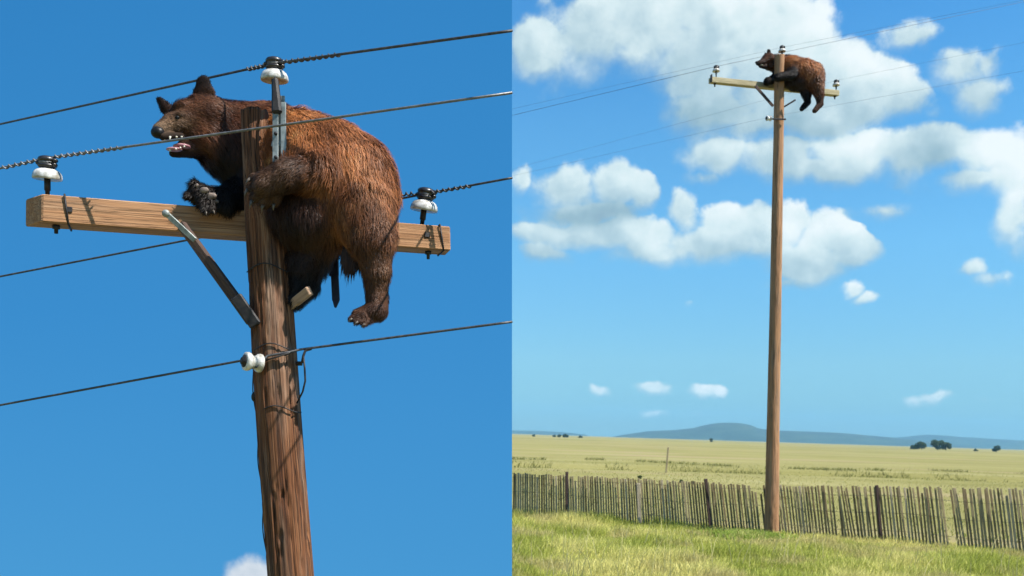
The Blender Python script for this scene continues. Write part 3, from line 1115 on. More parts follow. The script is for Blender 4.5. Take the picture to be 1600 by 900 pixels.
def prim_dist(P, pr, D0):
    """distance of points (n,3) to one primitive"""
    if pr[0] == 'e':
        _, px, py, dd, rx, rz, ry, rot, k, tg = pr
        d = D0 + dd
        c = C(px, py, d)
        s = d / F
        q = P - c
        a = math.radians(rot)
        x = q[:, 0] * math.cos(a) - q[:, 2] * math.sin(a)
        z = q[:, 0] * math.sin(a) + q[:, 2] * math.cos(a)
        R = np.array([rx * s, ry, rz * s])
        v_ = np.stack([x, q[:, 1], z], 1)
        k0 = np.linalg.norm(v_ / R, axis=1)
        k1 = np.linalg.norm(v_ / R ** 2, axis=1) + 1e-9
        return k0 * (k0 - 1) / k1
    _, px1, py1, dd1, r1, px2, py2, dd2, r2, k, tg = pr
    a, b_ = C(px1, py1, D0 + dd1), C(px2, py2, D0 + dd2)
    r1, r2 = r1 * (D0 + dd1) / F, r2 * (D0 + dd2) / F
    ab = b_ - a
    t_ = np.clip(((P - a) @ ab) / (ab @ ab), 0, 1)
    return np.linalg.norm(P - (a + t_[:, None] * ab), axis=1) - (r1 + (r2 - r1) * t_)


def smin(a, b_, k):
    h_ = np.clip(0.5 + 0.5 * (b_ - a) / k, 0, 1)
    return b_ + (a - b_) * h_ - k * h_ * (1 - h_)


def bear_sdf(P, prims, cuts, D0):
    f_ = None
    for pr in prims:
        d = prim_dist(P, pr, D0)
        f_ = d if f_ is None else smin(f_, d, pr[-2])
    for pr in cuts:
        d = prim_dist(P, pr, D0)
        f_ = -smin(-f_, d, pr[-2])
    return f_


def build_bear(root, D0, prims, cuts, tags, h, lo, hi, n_fur, seed, fur_w, len_k=1.0):
    r_ = np.random.default_rng(seed)
    lo, hi = np.asarray(lo), np.asarray(hi)
    dims = np.ceil((hi - lo) / h).astype(int) + 1
    gx_, gy_, gz2 = [lo[i] + h * np.arange(dims[i]) for i in range(3)]
    X, Y, Z = np.meshgrid(gx_, gy_, gz2, indexing='ij')
    P = np.stack([X.ravel(), Y.ravel(), Z.ravel()], 1)
    # coarse pass first, full detail only near the surface
    q4 = 4
    cs_ = [g_[::q4] for g_ in (gx_, gy_, gz2)]
    cx_, cy_, cz_ = np.meshgrid(*cs_, indexing='ij')
    Fq = bear_sdf(np.stack([cx_.ravel(), cy_.ravel(), cz_.ravel()], 1), prims, cuts, D0).reshape(cx_.shape)
    Fv = np.repeat(np.repeat(np.repeat(Fq, q4, 0), q4, 1), q4, 2)[:dims[0], :dims[1], :dims[2]].ravel().copy()
    near_ = np.abs(Fv) < h * q4 * 1.9 + 0.02
    Fv[near_] = bear_sdf(P[near_], prims, cuts, D0)
    # muscle / pelt unevenness
    Fv[near_] += (fbm(P[near_] * 7.0, seed, 2) - 0.5) * 0.022 * len_k
    V, Fc = surface_nets(Fv.reshape(X.shape), lo, h)
    e = h * 0.5
    nrm = np.stack([bear_sdf(V + np.eye(3)[i] * e, prims, cuts, D0) - bear_sdf(V - np.eye(3)[i] * e, prims, cuts, D0) for i in range(3)], 1)
    nrm /= np.linalg.norm(nrm, axis=1)[:, None] + 1e-9
    # regional coat: colour (with some painted shade), length, comb direction
    Wt = np.zeros((len(V), len(prims)))
    for i, pr in enumerate(prims):
        Wt[:, i] = np.exp(-np.clip(prim_dist(V, pr, D0), -0.05, 1) / 0.022)
    Wt /= Wt.sum(1)[:, None]
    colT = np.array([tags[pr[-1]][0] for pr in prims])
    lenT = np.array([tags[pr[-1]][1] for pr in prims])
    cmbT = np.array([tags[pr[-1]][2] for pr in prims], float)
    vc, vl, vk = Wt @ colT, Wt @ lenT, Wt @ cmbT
    nz_ = fbm(V * 9.0, seed + 3, 3)
    hue = np.clip((nz_ - 0.40) * 3.5, 0, 1)[:, None]
    vc_b = vc * (0.75 + 0.55 * hue)
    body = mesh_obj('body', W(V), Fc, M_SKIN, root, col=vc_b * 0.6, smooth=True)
    # fur
    tri = np.concatenate([Fc[:, [0, 1, 2]], Fc[:, [0, 2, 3]]])
    ar = np.linalg.norm(np.cross(V[tri[:, 1]] - V[tri[:, 0]], V[tri[:, 2]] - V[tri[:, 0]]), axis=1)
    lt = vl[tri].mean(1)
    wgt = ar * np.where(lt < 0.022, 1.9, 1.0) * (lt > 0.002)
    pick = r_.choice(len(tri), n_fur, p=wgt / wgt.sum())
    u, v_ = r_.random(n_fur), r_.random(n_fur)
    fl = u + v_ > 1
    u[fl], v_[fl] = 1 - u[fl], 1 - v_[fl]
    bw = np.stack([1 - u - v_, u, v_], 1)
    T = tri[pick]

    def lerp(A):
        return (A[T] * (bw[..., None] if A.ndim == 2 else bw)).sum(1)
    p0, nn, cc, ln, cb = lerp(V), lerp(nrm), lerp(vc), lerp(vl), lerp(vk)
    nn /= np.linalg.norm(nn, axis=1)[:, None]
    # clumps: low-frequency bend shared by neighbouring strands
    cl = np.stack([vnoise(p0 * 26 + 5 * i, seed + 20 + i) for i in range(3)], 1) - 0.5
    cl2 = np.stack([vnoise(p0 * 9 + 5 * i, seed + 30 + i) for i in range(3)], 1) - 0.5
    dr = cb + cl * 0.65 + cl2 * 0.6 + (r_.random((n_fur, 3)) - 0.5) * 0.55
    dr -= nn * (dr * nn).sum(1)[:, None]
    dr /= np.linalg.norm(dr, axis=1)[:, None] + 1e-9
    L = ln * (0.35 + 1.0 * r_.random(n_fur)) * (0.7 + 0.9 * vnoise(p0 * 16, seed + 41))
    L = L[:, None] * len_k
    side = np.cross(dr, nn)
    side = side + nn * (r_.random((n_fur, 1)) - 0.5) * 0.7
    side /= np.linalg.norm(side, axis=1)[:, None]
    wd = fur_w * (0.7 + 0.6 * r_.random((n_fur, 1)))
    b0 = p0 - nn * 0.004
    mid = b0 + dr * L * 0.5 + nn * L * 0.30
    tip = b0 + dr * L * 0.98 + nn * L * 0.34 + np.array([0, 0, -0.12]) * L
    FV = np.stack([b0 - side * wd, b0 + side * wd, mid - side * wd * 0.75, mid + side * wd * 0.75, tip], 1)
    i5 = np.arange(n_fur)[:, None] * 5
    FT = np.concatenate([i5 + [0, 1, 3], i5 + [0, 3, 2], i5 + [2, 3, 4]])
    var = 0.55 + 0.9 * r_.random((n_fur, 1)) ** 1.3
    big = np.clip((fbm(p0 * 6.0, seed + 50, 3) - 0.42) * 4.0, 0, 1)[:, None]
    stk = vnoise(p0 * np.array([34, 34, 10]), seed + 52)[:, None]
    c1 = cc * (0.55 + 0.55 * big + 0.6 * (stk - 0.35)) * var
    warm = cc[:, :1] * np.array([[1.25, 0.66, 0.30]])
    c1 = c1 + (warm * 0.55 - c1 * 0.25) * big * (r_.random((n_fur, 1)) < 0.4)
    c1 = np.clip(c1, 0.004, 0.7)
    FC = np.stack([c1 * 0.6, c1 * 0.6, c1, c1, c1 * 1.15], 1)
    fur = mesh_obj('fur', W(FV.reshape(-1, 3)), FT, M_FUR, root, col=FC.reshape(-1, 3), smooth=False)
    fur['kind'] = 'stuff'
    return body


DOWN = (0.25, 0.0, -1.0)
BACK = (0.9, 0.0, -0.35)
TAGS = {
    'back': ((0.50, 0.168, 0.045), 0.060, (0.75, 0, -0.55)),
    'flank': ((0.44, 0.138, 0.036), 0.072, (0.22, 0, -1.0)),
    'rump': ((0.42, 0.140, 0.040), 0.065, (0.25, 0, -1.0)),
    'belly': ((0.035, 0.014, 0.007), 0.075, (0.1, 0, -1.0)),  # shade of the underside painted into the coat colour
    'chest': ((0.012, 0.006, 0.004), 0.055, (0.25, 0, -0.8)),  # dark chest and neck side, blackened to stand for their shade
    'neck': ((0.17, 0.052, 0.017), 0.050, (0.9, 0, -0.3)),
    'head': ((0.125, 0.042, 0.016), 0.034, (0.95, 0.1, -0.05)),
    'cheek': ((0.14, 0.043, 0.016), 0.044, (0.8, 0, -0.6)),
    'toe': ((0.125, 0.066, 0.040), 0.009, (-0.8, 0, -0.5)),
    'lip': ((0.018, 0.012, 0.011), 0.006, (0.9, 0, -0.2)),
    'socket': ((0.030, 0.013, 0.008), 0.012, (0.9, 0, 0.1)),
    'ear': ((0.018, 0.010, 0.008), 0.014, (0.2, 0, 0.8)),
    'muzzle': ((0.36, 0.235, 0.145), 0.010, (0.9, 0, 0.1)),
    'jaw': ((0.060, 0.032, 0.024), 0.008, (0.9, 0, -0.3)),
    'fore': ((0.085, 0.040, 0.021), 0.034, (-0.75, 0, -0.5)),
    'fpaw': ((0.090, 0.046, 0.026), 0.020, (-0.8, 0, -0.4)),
    'dark': ((0.013, 0.008, 0.006), 0.028, (-0.5, 0, -0.6)),  # dark paws and far legs, with shade put into the colour
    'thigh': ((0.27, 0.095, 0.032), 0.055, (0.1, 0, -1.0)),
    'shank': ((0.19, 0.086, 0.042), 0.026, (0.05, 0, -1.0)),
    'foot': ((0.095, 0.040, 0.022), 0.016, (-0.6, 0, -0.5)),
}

def surf_depth(px, py, D0, prims, cuts):
    """distance at which the line of sight meets the pelt"""
    ds = np.linspace(D0 - 0.7, D0 + 0.6, 800)
    P = np.stack([(px - CX) / F * ds, ds, (CY - py) / F * ds], 1)
    f_ = bear_sdf(P, prims, cuts, D0)
    i = np.argmax(f_ < 0)
    return ds[i] if f_[i] < 0 else D0


near_bear_c = PW(500, 300, PD)
bear1 = thing('bear', 'large shaggy cinnamon bear with open mouth hugging the near pole at left', 'bear', near_bear_c)
PR1 = [
    # trunk
    ('e', 512, 287, 0.10, 92, 94, 0.30, 20, 0.06, 'flank'),
    ('e', 468, 246, 0.16, 68, 70, 0.26, 15, 0.06, 'back'),
    ('e', 548, 300, 0.08, 72, 80, 0.28, 10, 0.06, 'rump'),
    ('e', 520, 240, 0.14, 62, 48, 0.22, 32, 0.05, 'back'),
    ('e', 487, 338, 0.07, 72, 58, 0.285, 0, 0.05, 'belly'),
    ('e', 420, 290, 0.32, 66, 72, 0.20, 0, 0.06, 'chest'),
    ('e', 405, 335, 0.32, 36, 36, 0.16, 0, 0.05, 'chest'),
    # neck
    ('c', 425, 225, 0.36, 60, 358, 217, 0.34, 55, 0.06, 'neck'),
    ('e', 366, 234, 0.27, 50, 48, 0.185, 35, 0.05, 'chest'),
    # head
    ('e', 318, 188, 0.20, 45, 37, 0.165, -18, 0.04, 'head'),
    ('e', 318, 214, 0.18, 36, 32, 0.14, 0, 0.03, 'cheek'),
    ('c', 294, 189, 0.12, 28, 272, 194, 0.05, 20, 0.025, 'head'),
    ('c', 275, 195, 0.05, 19, 251, 204, -0.02, 12.5, 0.015, 'muzzle'),
    ('c', 301, 229, 0.13, 17, 270, 240, 0.01, 6.5, 0.018, 'jaw'),
    ('c', 283, 213, 0.0, 6, 255, 214, -0.055, 6.5, 0.008, 'lip'),
    ('e', 281, 183, 0.035, 12, 8, 0.07, -20, 0.015, 'socket'),
    # brow
    ('e', 283, 171, 0.09, 19, 11, 0.09, -35, 0.015, 'head'),
    # ears
    ('e', 319, 147, 0.13, 16.5, 15, 0.030, 6, 0.010, 'ear'),
    ('e', 317.5, 133, 0.12, 11, 15, 0.020, -4, 0.014, 'ear'),
    ('c', 319, 158, 0.15, 9, 320, 168, 0.18, 12, 0.012, 'head'),
    ('e', 260, 169, 0.24, 9, 12, 0.024, -42, 0.010, 'ear'),
    ('e', 253, 161, 0.24, 5, 12, 0.016, -42, 0.014, 'ear'),
    ('c', 260, 171, 0.26, 7, 275, 182, 0.24, 11, 0.015, 'head'),
    # near foreleg round the front of the pole
    ('c', 484, 262, -0.03, 46, 492, 272, -0.16, 33, 0.05, 'flank'),
    ('c', 490, 272, -0.18, 29, 446, 273, -0.29, 24, 0.03, 'fore'),
    ('c', 446, 274, -0.29, 23, 420, 288, -0.285, 24, 0.025, 'fore'),
    ('e', 421, 290, -0.255, 23, 19, 0.065, 28, 0.02, 'fpaw'),
    ('c', 414, 280, -0.275, 10, 398, 278, -0.25, 9, 0.006, 'toe'),
    ('c', 411, 289, -0.285, 10, 394, 293, -0.255, 9, 0.006, 'toe'),
    ('c', 413, 299, -0.285, 10, 399, 309, -0.26, 9, 0.006, 'toe'),
    ('c', 422, 304, -0.285, 10, 413, 318, -0.26, 9, 0.006, 'toe'),
    ('c', 435, 304, -0.275, 9, 430, 317, -0.255, 8, 0.006, 'toe'),
    # far foreleg with the paw over the crossarm
    ('c', 385, 298, 0.26, 30, 352, 318, 0.08, 20, 0.02, 'chest'),
    ('c', 350, 314, 0.08, 21, 322, 310, 0.0, 18, 0.02, 'dark'),
    ('e', 314, 304, -0.02, 19, 17, 0.06, 35, 0.02, 'dark'),
    ('c', 302, 298, -0.03, 7, 304, 287, -0.05, 6, 0.01, 'dark'),
    ('c', 298, 305, -0.03, 7, 293, 306, -0.07, 6, 0.01, 'dark'),
    ('c', 318, 318, -0.05, 9, 322, 328, -0.06, 7, 0.01, 'dark'),
    ('c', 328, 318, -0.04, 9, 333, 326, -0.05, 7, 0.01, 'dark'),
    # near hind leg
    ('c', 566, 330, -0.06, 52, 582, 372, -0.14, 36, 0.05, 'thigh'),
    ('c', 582, 372, -0.14, 34, 588, 425, -0.15, 21, 0.03, 'shank'),
    ('c', 588, 425, -0.15, 21, 588, 462, -0.13, 17.5, 0.02, 'shank'),
    ('c', 590, 466, -0.13, 17, 588, 484, -0.14, 18, 0.02, 'foot'),
    ('c', 586, 486, -0.14, 18, 562, 494, -0.17, 12, 0.02, 'foot'),
    ('c', 566, 492, -0.21, 7, 550, 498, -0.22, 5.5, 0.008, 'foot'),
    ('c', 570, 498, -0.20, 7, 558, 503, -0.23, 5.5, 0.008, 'foot'),
    ('c', 578, 500, -0.18, 7, 569, 506, -0.21, 5.5, 0.008, 'foot'),
    # far hind leg beside the pole, its shade painted in as near-black coat
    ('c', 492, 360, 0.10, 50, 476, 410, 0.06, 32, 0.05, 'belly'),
    ('c', 476, 410, 0.06, 31, 472, 445, 0.04, 25, 0.03, 'dark'),
    ('c', 473, 448, 0.04, 24, 462, 468, 0.0, 16, 0.02, 'dark'),
]
CUT1 = [('c', 250, 227, -0.14, 8, 291, 221.5, 0.0, 6.5, 0.006, 'jaw')]
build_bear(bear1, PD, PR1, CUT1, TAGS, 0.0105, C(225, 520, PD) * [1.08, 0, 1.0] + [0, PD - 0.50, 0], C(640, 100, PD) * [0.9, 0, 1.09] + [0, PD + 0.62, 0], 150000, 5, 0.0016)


def blob(parent, name, c, rx, ry, rz, mtl):
    m_ = MB()
    m_.ell(c, rx, ry, rz, 16, 10)
    return m_.build(name, mtl, parent)


blob(bear1, 'nose', C(246.5, 207, surf_depth(250, 206, PD, PR1, CUT1) + 0.006), 0.042, 0.036, 0.037, M_NOSE)
blob(bear1, 'eye', C(277, 183.5, surf_depth(277, 183.5, PD, PR1, CUT1) + 0.001), 0.014, 0.012, 0.012, M_NOSE)
m_ = MB()
m_.ell(C(284, 229, PD + 0.03), 0.055, 0.045, 0.016, 14, 8)
m_.ell(C(272, 233.5, PD - 0.035), 0.05, 0.032, 0.013, 14, 8)
tg = m_.build('tongue', M_MOUTH, bear1)
for (px, py, ty, L) in ((266, 236.5, -0.055, 0.036), (275, 234, -0.065, 0.016), (282, 232, -0.06, 0.016), (288, 230, -0.05, 0.016), (258, 214, -0.06, -0.030), (266, 213, -0.075, -0.040), (276, 213, -0.065, -0.018), (284, 213, -0.055, -0.018)):
    m_ = MB()
    m_.lathe(C(px, py, PD + ty), [-.1, -0.1, 1.0 if L > 0 else -1.0], [(0, .007), (abs(L) * .4, .005), (abs(L) * .72, .001)], 8)
    m_.build('tooth', M_TOOTH, bear1)


def claws(parent, lst):
    for (a, b_, r) in lst:
        m_ = MB()
        a, b_ = np.asarray(a), np.asarray(b_)
        mid = (a + b_) / 2 + np.array([0, -0.006, 0.004])
        m_.tube([a, mid, b_], [r, r * 0.75, r * 0.15], 7)
        m_.build('claw', M_CLAW, parent)


claws(bear1, [
    (C(391, 279, PD - .27), C(384, 289, PD - .28), .011), (C(387, 296, PD - .275), C(382, 308, PD - .285), .011), (C(394, 314, PD - .28), C(390, 326, PD - .29), .011),
    (C(411, 320, PD - .28), C(409, 331, PD - .285), .011), (C(428, 319, PD - .275), C(427, 329, PD - .28), .010),
    (C(551, 498, PD - .23), C(544, 503, PD - .24), .009), (C(559, 503, PD - .24), C(553, 509, PD - .25), .009), (C(570, 506, PD - .22), C(565, 512, PD - .23), .009),
    (C(322, 330, PD - .07), C(323, 338, PD - .085), .008), (C(333, 328, PD - .06), C(336, 336, PD - .075), .008)])
for (px, py, dd, rx, rz) in ((319, 297, 0, .030, .019), (330, 306, 0, .034, .020), (308, 290, 0, .012, .014), (338, 315, 0, .016, .012)):
    blob(bear1, 'paw_pad', C(px, py, surf_depth(px, py, PD, PR1, CUT1) - 0.004), rx, 0.012, rz, M_PAD)
# long hanging belly hair beside the hind leg
r2 = np.random.default_rng(3)
hv, hf, hc = [], [], []
for i in range(420):
    px, py = 536 + r2.random() * 26, 385 + r2.random() * 22
    d = PD - 0.05 + 0.16 * (r2.random() - 0.5)
    L = 0.06 + 0.12 * r2.random() * (1 - abs(px - 547) / 26)
    a = C(px, py, d)
    b_ = a + np.array([(r2.random() - 0.6) * 0.05, (r2.random() - .5) * .03, -L])
    wd = np.array([0.0022, 0, 0])
    k = len(hv)
    hv += [a - wd, a + wd, (a + b_) / 2 + wd * .8 + [0.006 * r2.random(), 0, 0], (a + b_) / 2 - wd * .8, b_]
    hf += [(k, k + 1, k + 2), (k, k + 2, k + 3), (k + 3, k + 2, k + 4)]
    t_ = 0.4 + r2.random()
    hc += [np.array((0.05, 0.022, 0.012)) * t_] * 5
o = mesh_obj('belly_hair', W(np.array(hv)), hf, M_FUR, bear1, col=np.array(hc), smooth=False)
o['kind'] = 'stuff'

# ---- bear on the far pole ----
bear2 = thing('bear', 'smaller distant brown bear draped over the crossarm of the tall pole at right', 'bear', PW(1245, 115, QD))
TAGS2 = {k: (tuple(np.array(v[0]) * (1.0 if k in ('flank', 'rump', 'back') else 0.85)), v[1] * 0.9, v[2]) for k, v in TAGS.items()}
PR2 = [
    ('e', 1256, 114, 0.06, 27, 21, 0.30, 14, 0.06, 'flank'),
    ('e', 1238, 106, 0.12, 20, 18, 0.26, 10, 0.06, 'back'),
    ('e', 1271, 119, 0.04, 16.5, 20, 0.27, 5, 0.06, 'rump'),
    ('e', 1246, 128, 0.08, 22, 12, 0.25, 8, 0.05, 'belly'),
    ('e', 1224, 118, 0.30, 17, 18, 0.2, 0, 0.06, 'chest'),
    ('c', 1228, 101, 0.36, 14.5, 1211, 99, 0.34, 13, 0.06, 'neck'),
    ('e', 1200.5, 93, 0.20, 10, 10, 0.15, -10, 0.04, 'head'),
    ('e', 1203, 102, 0.2, 9, 8, 0.13, 0, 0.03, 'head'),
    ('c', 1197, 94, 0.15, 7.5, 1190, 97.5, 0.08, 4.8, 0.03, 'head'),
    ('c', 1190, 97.5, 0.06, 4.6, 1184, 98.5, 0.0, 3.2, 0.02, 'jaw'),
    ('c', 1195, 104, 0.1, 4, 1188, 103.5, 0.02, 2.4, 0.02, 'jaw'),
    ('e', 1200.8, 80.5, 0.15, 3.3, 4.6, 0.03, 8, 0.015, 'ear'),
    ('e', 1196, 84.5, 0.26, 2.0, 3.0, 0.03, -20, 0.015, 'ear'),
    ('c', 1239, 112, -0.03, 11, 1238, 116, -0.16, 9, 0.05, 'chest'),
    ('c', 1237, 117, -0.18, 8, 1216, 121, -0.28, 6.5, 0.03, 'dark'),
    ('e', 1214, 122, -0.27, 6.5, 5.5, 0.08, 25, 0.02, 'dark'),
    ('c', 1216, 120, 0.26, 9, 1204, 126, 0.06, 6.5, 0.03, 'dark'),
    ('e', 1199, 127, 0.0, 6, 7, 0.09, 15, 0.02, 'dark'),
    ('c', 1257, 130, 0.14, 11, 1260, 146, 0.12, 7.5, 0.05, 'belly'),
    ('c', 1260, 146, 0.12, 7.2, 1262, 158, 0.12, 5, 0.03, 'dark'),
    ('c', 1262, 160, 0.12, 5, 1253, 170, 0.06, 3.8, 0.02, 'dark'),
    ('c', 1275, 128, -0.08, 13, 1280, 147, -0.14, 7.6, 0.05, 'thigh'),
    ('c', 1280, 147, -0.14, 7.4, 1281.5, 162, -0.14, 5, 0.03, 'foot'),
    ('c', 1281.5, 163, -0.14, 5, 1273, 173, -0.19, 3.8, 0.02, 'foot'),
]
CUT2 = [('c', 1183, 101.8, -0.06, 0.9, 1194, 100.6, 0.05, 1.2, 0.01, 'jaw')]
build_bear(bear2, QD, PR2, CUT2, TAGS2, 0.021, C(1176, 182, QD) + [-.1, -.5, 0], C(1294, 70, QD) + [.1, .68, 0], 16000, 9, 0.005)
blob(bear2, 'nose', C(1182.2, 97.6, QD - 0.02), 0.034, 0.034, 0.03, M_NOSE)
blob(bear2, 'tooth', C(1190, 102, QD + 0.0), 0.035, 0.04, 0.008, M_TOOTH)

# ------------------------------------------------------------------ slat fence
FA, FB = np.array([0.0, 24.0]), np.array([10.62, 18.95])
fdir = (FB - FA) / np.linalg.norm(FB - FA)
flen = np.linalg.norm(FB - FA)
fence = thing('slat_fence', 'long weathered wooden slat snow fence leaning along the edge of the dry field', 'fence', (5.0, 21.1, 0.0))
fo = np.array([5.0, 21.1, 0.0])


def slat_mesh(name, wd, th, mtl):
    m_ = MB()
    m_.bar((0, 0, 0), (0, 0, 1.0), wd, th, (0, 1, 0), 0.15, 3)
    v = np.concatenate(m_.v)
    me = bpy.data.meshes.new(name)
    me.from_pydata(v.tolist(), [], m_.f)
    at = me.attributes.new('grain', 'FLOAT_VECTOR', 'POINT')
    at.data.foreach_set('vector', np.concatenate(m_.g).astype(np.float32).ravel())
    me.materials.append(mtl)
    return me


slat_me = [slat_mesh('slat', 0.044, 0.014, M_SLATA), slat_mesh('slat', 0.042, 0.014, M_SLATB), slat_mesh('slat', 0.047, 0.014, M_SLATC)]


def fpt(s):
    q = FA + fdir * s
    return np.array([q[0], q[1], ground_h(np.array([q[0]]), np.array([q[1]]))[0]])


def px_of(p):
    q = RM.T @ (np.asarray(p) - CAM)
    return CX + F * q[0] / q[1], CY - F * q[2] / q[1]


rr = random.Random(4)
fang = math.atan2(fdir[1], fdir[0])
s = -4.5
while s < flen + 3.2:
    p = fpt(s)
    px, py = px_of(p)
    sp = 0.069 + rr.uniform(-0.0025, 0.0025)
    s += sp
    if 1486 < px < 1499 or 1312 < px < 1318 or 1188 < px < 1193:
        if rr.random() < 0.8:
            continue
    kx = min(max((px - 800) / 800, 0), 1)
    hgt = 1.13 + 0.24 * max(0, kx - 0.5) * 2 * 0.9 + rr.uniform(-0.03, 0.02)
    if 1180 < px < 1200:
        hgt *= rr.uniform(0.72, 0.9)
    lean = 0.03 + 0.11 * min(max((px - 840) / 300, 0), 1) + rr.gauss(0, 0.006)
    if 1318 < px < 1340 or 1498 < px < 1512:
        lean += 0.05
    o = bpy.data.objects.new('slat', slat_me[rr.choices((0, 1, 2), (6, 6, 1))[0]])
    COL.objects.link(o)
    o.parent = fence
    o.location = (p[0] - fo[0], p[1] - fo[1], p[2] - 0.06)
    o.rotation_euler = (rr.gauss(0, 0.03), -lean, fang * 0.2 + rr.gauss(0, 0.10))
    o.scale = (rr.uniform(.8, 1.2), 1, (hgt + 0.06) * (rr.uniform(0.86, 0.95) if rr.random() < 0.06 else 1))
for hz_ in (0.22, 0.62, 1.0):             # twisted wires holding the slats
    m_ = MB()
    k = np.arange(-4.5, flen + 3.2, 0.05)
    pts = []
    for q in k:
        p = fpt(q)
        ln = 0.03 + 0.11 * min(max((px_of(p)[0] - 840) / 300, 0), 1)
        pts.append(p + np.array([-ln * hz_, -0.012 * math.sin(q * 38), hz_ + 0.02 * math.sin(q * 2.1)]))
    m_.tube(pts, 0.004, 5)
    m_.build('fence_wire', M_WIRE, fence, camframe=False)
for (px, top, wd, mtl, ln) in ((883, 737, 0.075, M_BRACE, 0.02), (994, 755, 0.10, M_SLATC, 0.07), (1100, 748, 0.08, M_BRACE, 0.13), (1367, 758, 0.065, M_BRACE, 0.12), (1730, 760, 0.08, M_BRACE, 0.1)):
    best = min(np.arange(-0.5, flen + 2, 0.02), key=lambda q: abs(px_of(fpt(q))[0] - px - 8 * ln / .1))
    p = fpt(best) + np.array([0.0, -0.05, -0.1])
    d = p[1]
    topz = W(C(px, top, d))[2]
    m_ = MB()
    t_ = np.array([p[0] - ln * (topz - p[2]), d, topz])
    m_.bar(p, t_, wd, wd * 0.8, (0, 1, 0), 0.12, 4)
    o = m_.build('post', mtl, fence, camframe=False)

# lone post out in the field
p = PW(1040.5, 741, 57.0)
m_ = MB()
p[2] = ground_h(np.array([p[0]]), np.array([p[1]]))[0] - 0.1
m_.bar(p, p + np.array([0.10, 0, 1.75]), 0.10, 0.09, (0, 1, 0), 0.15, 3)
tag(m_.build('fence_post', M_SLATA, camframe=False), 'thin lone post standing out in the field beyond the fence', 'post')

# ------------------------------------------------------------------ grass
def blades(name, xy, hgt, wid, cols, bend, seed, parent=None, z=None):
    r_ = np.random.default_rng(seed)
    n = len(xy)
    z = ground_h(xy[:, 0], xy[:, 1]) if z is None else z
    b0 = np.stack([xy[:, 0], xy[:, 1], z - 0.02], 1)
    a = r_.random(n) * 6.283
    lean = np.stack([np.cos(a), np.sin(a), np.zeros(n)], 1) * (bend * (0.3 + r_.random(n)) * hgt)[:, None]
    lean[:, 0] += 0.12 * hgt
    q = r_.random(n) * 3.1416
    sd = np.stack([np.cos(q), np.sin(q) * 0.6, np.zeros(n)], 1) * wid[:, None]
    up = np.stack([np.zeros(n), np.zeros(n), hgt], 1)
    mid = b0 + lean * 0.35 + up * 0.55
    tip = b0 + lean + up * (1 - 0.2 * r_.random((n, 1)))
    V = np.stack([b0 - sd, b0 + sd, mid - sd * .8, mid + sd * .8, tip], 1).reshape(-1, 3)
    i5 = np.arange(n)[:, None] * 5
    T = np.concatenate([i5 + [0, 1, 3], i5 + [0, 3, 2], i5 + [2, 3, 4]])
    cc = np.repeat(cols, 5, axis=0)
    o = mesh_obj(name, V, T, M_GRASS, col=cc, smooth=False)
    o['kind'] = 'stuff'
    return o


GREEN = np.array((0.38, 0.43, 0.075))
LIME = np.array((0.62, 0.69, 0.105))
STRAW = np.array((0.95, 0.86, 0.31))
TAN = np.array((0.72, 0.62, 0.26))


def grass_cols(xy, seed, gmix, var=0.6):
    r_ = np.random.default_rng(seed)
    n = len(xy)
    p3 = np.stack([xy[:, 0] * 0.7, xy[:, 1] * 0.55, np.zeros(n)], 1)
    a = np.clip((fbm(p3, seed, 3) - 0.5) * 3.2 + gmix, 0, 1)
    bb = fbm(p3 * 1.7 + 40, seed + 7, 3)
    t = np.clip(a + (r_.random(n) - 0.5) * 0.8, 0, 1)[:, None]
    c = STRAW * (1 - t) + LIME * t
    t2 = np.clip((t - 0.55) * 2.2, 0, 1)
    c = c * (1 - t2 * 0.75) + GREEN * t2 * 0.75
    t3 = np.clip((bb - 0.54) * 6, 0, 0.8)[:, None]
    c = c * (1 - t3) + TAN * t3
    return c * (1 - var / 2 + var * r_.random((n, 1)))


def scatter(n, ya, yb, seed, half=0.62, xmin=None):
    r_ = np.random.default_rng(seed)
    y = ya + (yb - ya) * r_.random(n)
    lo_ = -4.0 if xmin is None else xmin
    x = lo_ + (y * half + 1.0 - lo_) * r_.random(n)
    return np.stack([x, y], 1)


def fence_y(x):
    return 24.0 - 0.4755 * x


xy = scatter(175000, 11.5, 24.2, 21)
xy = xy[xy[:, 1] < fence_y(xy[:, 0]) + 0.7]
n = len(xy)
r_ = np.random.default_rng(5)
clump = fbm(np.stack([xy[:, 0] * 1.3, xy[:, 1] * 1.3, np.zeros(n)], 1), 77, 3)
hg = (0.13 + 0.42 * np.clip(clump - 0.25, 0, 1)) * (0.6 + 0.7 * r_.random(n))
near_f = np.clip(1 - np.abs(fence_y(xy[:, 0]) - 0.3 - xy[:, 1]) / 1.3, 0, 1)
left_k = np.clip(1 - xy[:, 0] / 6.5, 0, 1)
hg = hg * (1 + 0.6 * near_f * left_k) * (1 - 0.45 * np.clip((xy[:, 1] - 16.5) / 2, 0, 1) * (1 - left_k)) * 0.85
gm = 0.42 - 0.20 * np.clip((15.8 - xy[:, 1]) / 3, 0, 1) + 0.10 * np.clip((xy[:, 1] - 17) / 4, 0, 1)
blades('grass', xy, hg, 0.0055 * (0.6 + 0.8 * r_.random(n)), grass_cols(xy, 31, gm), 0.5, 8)
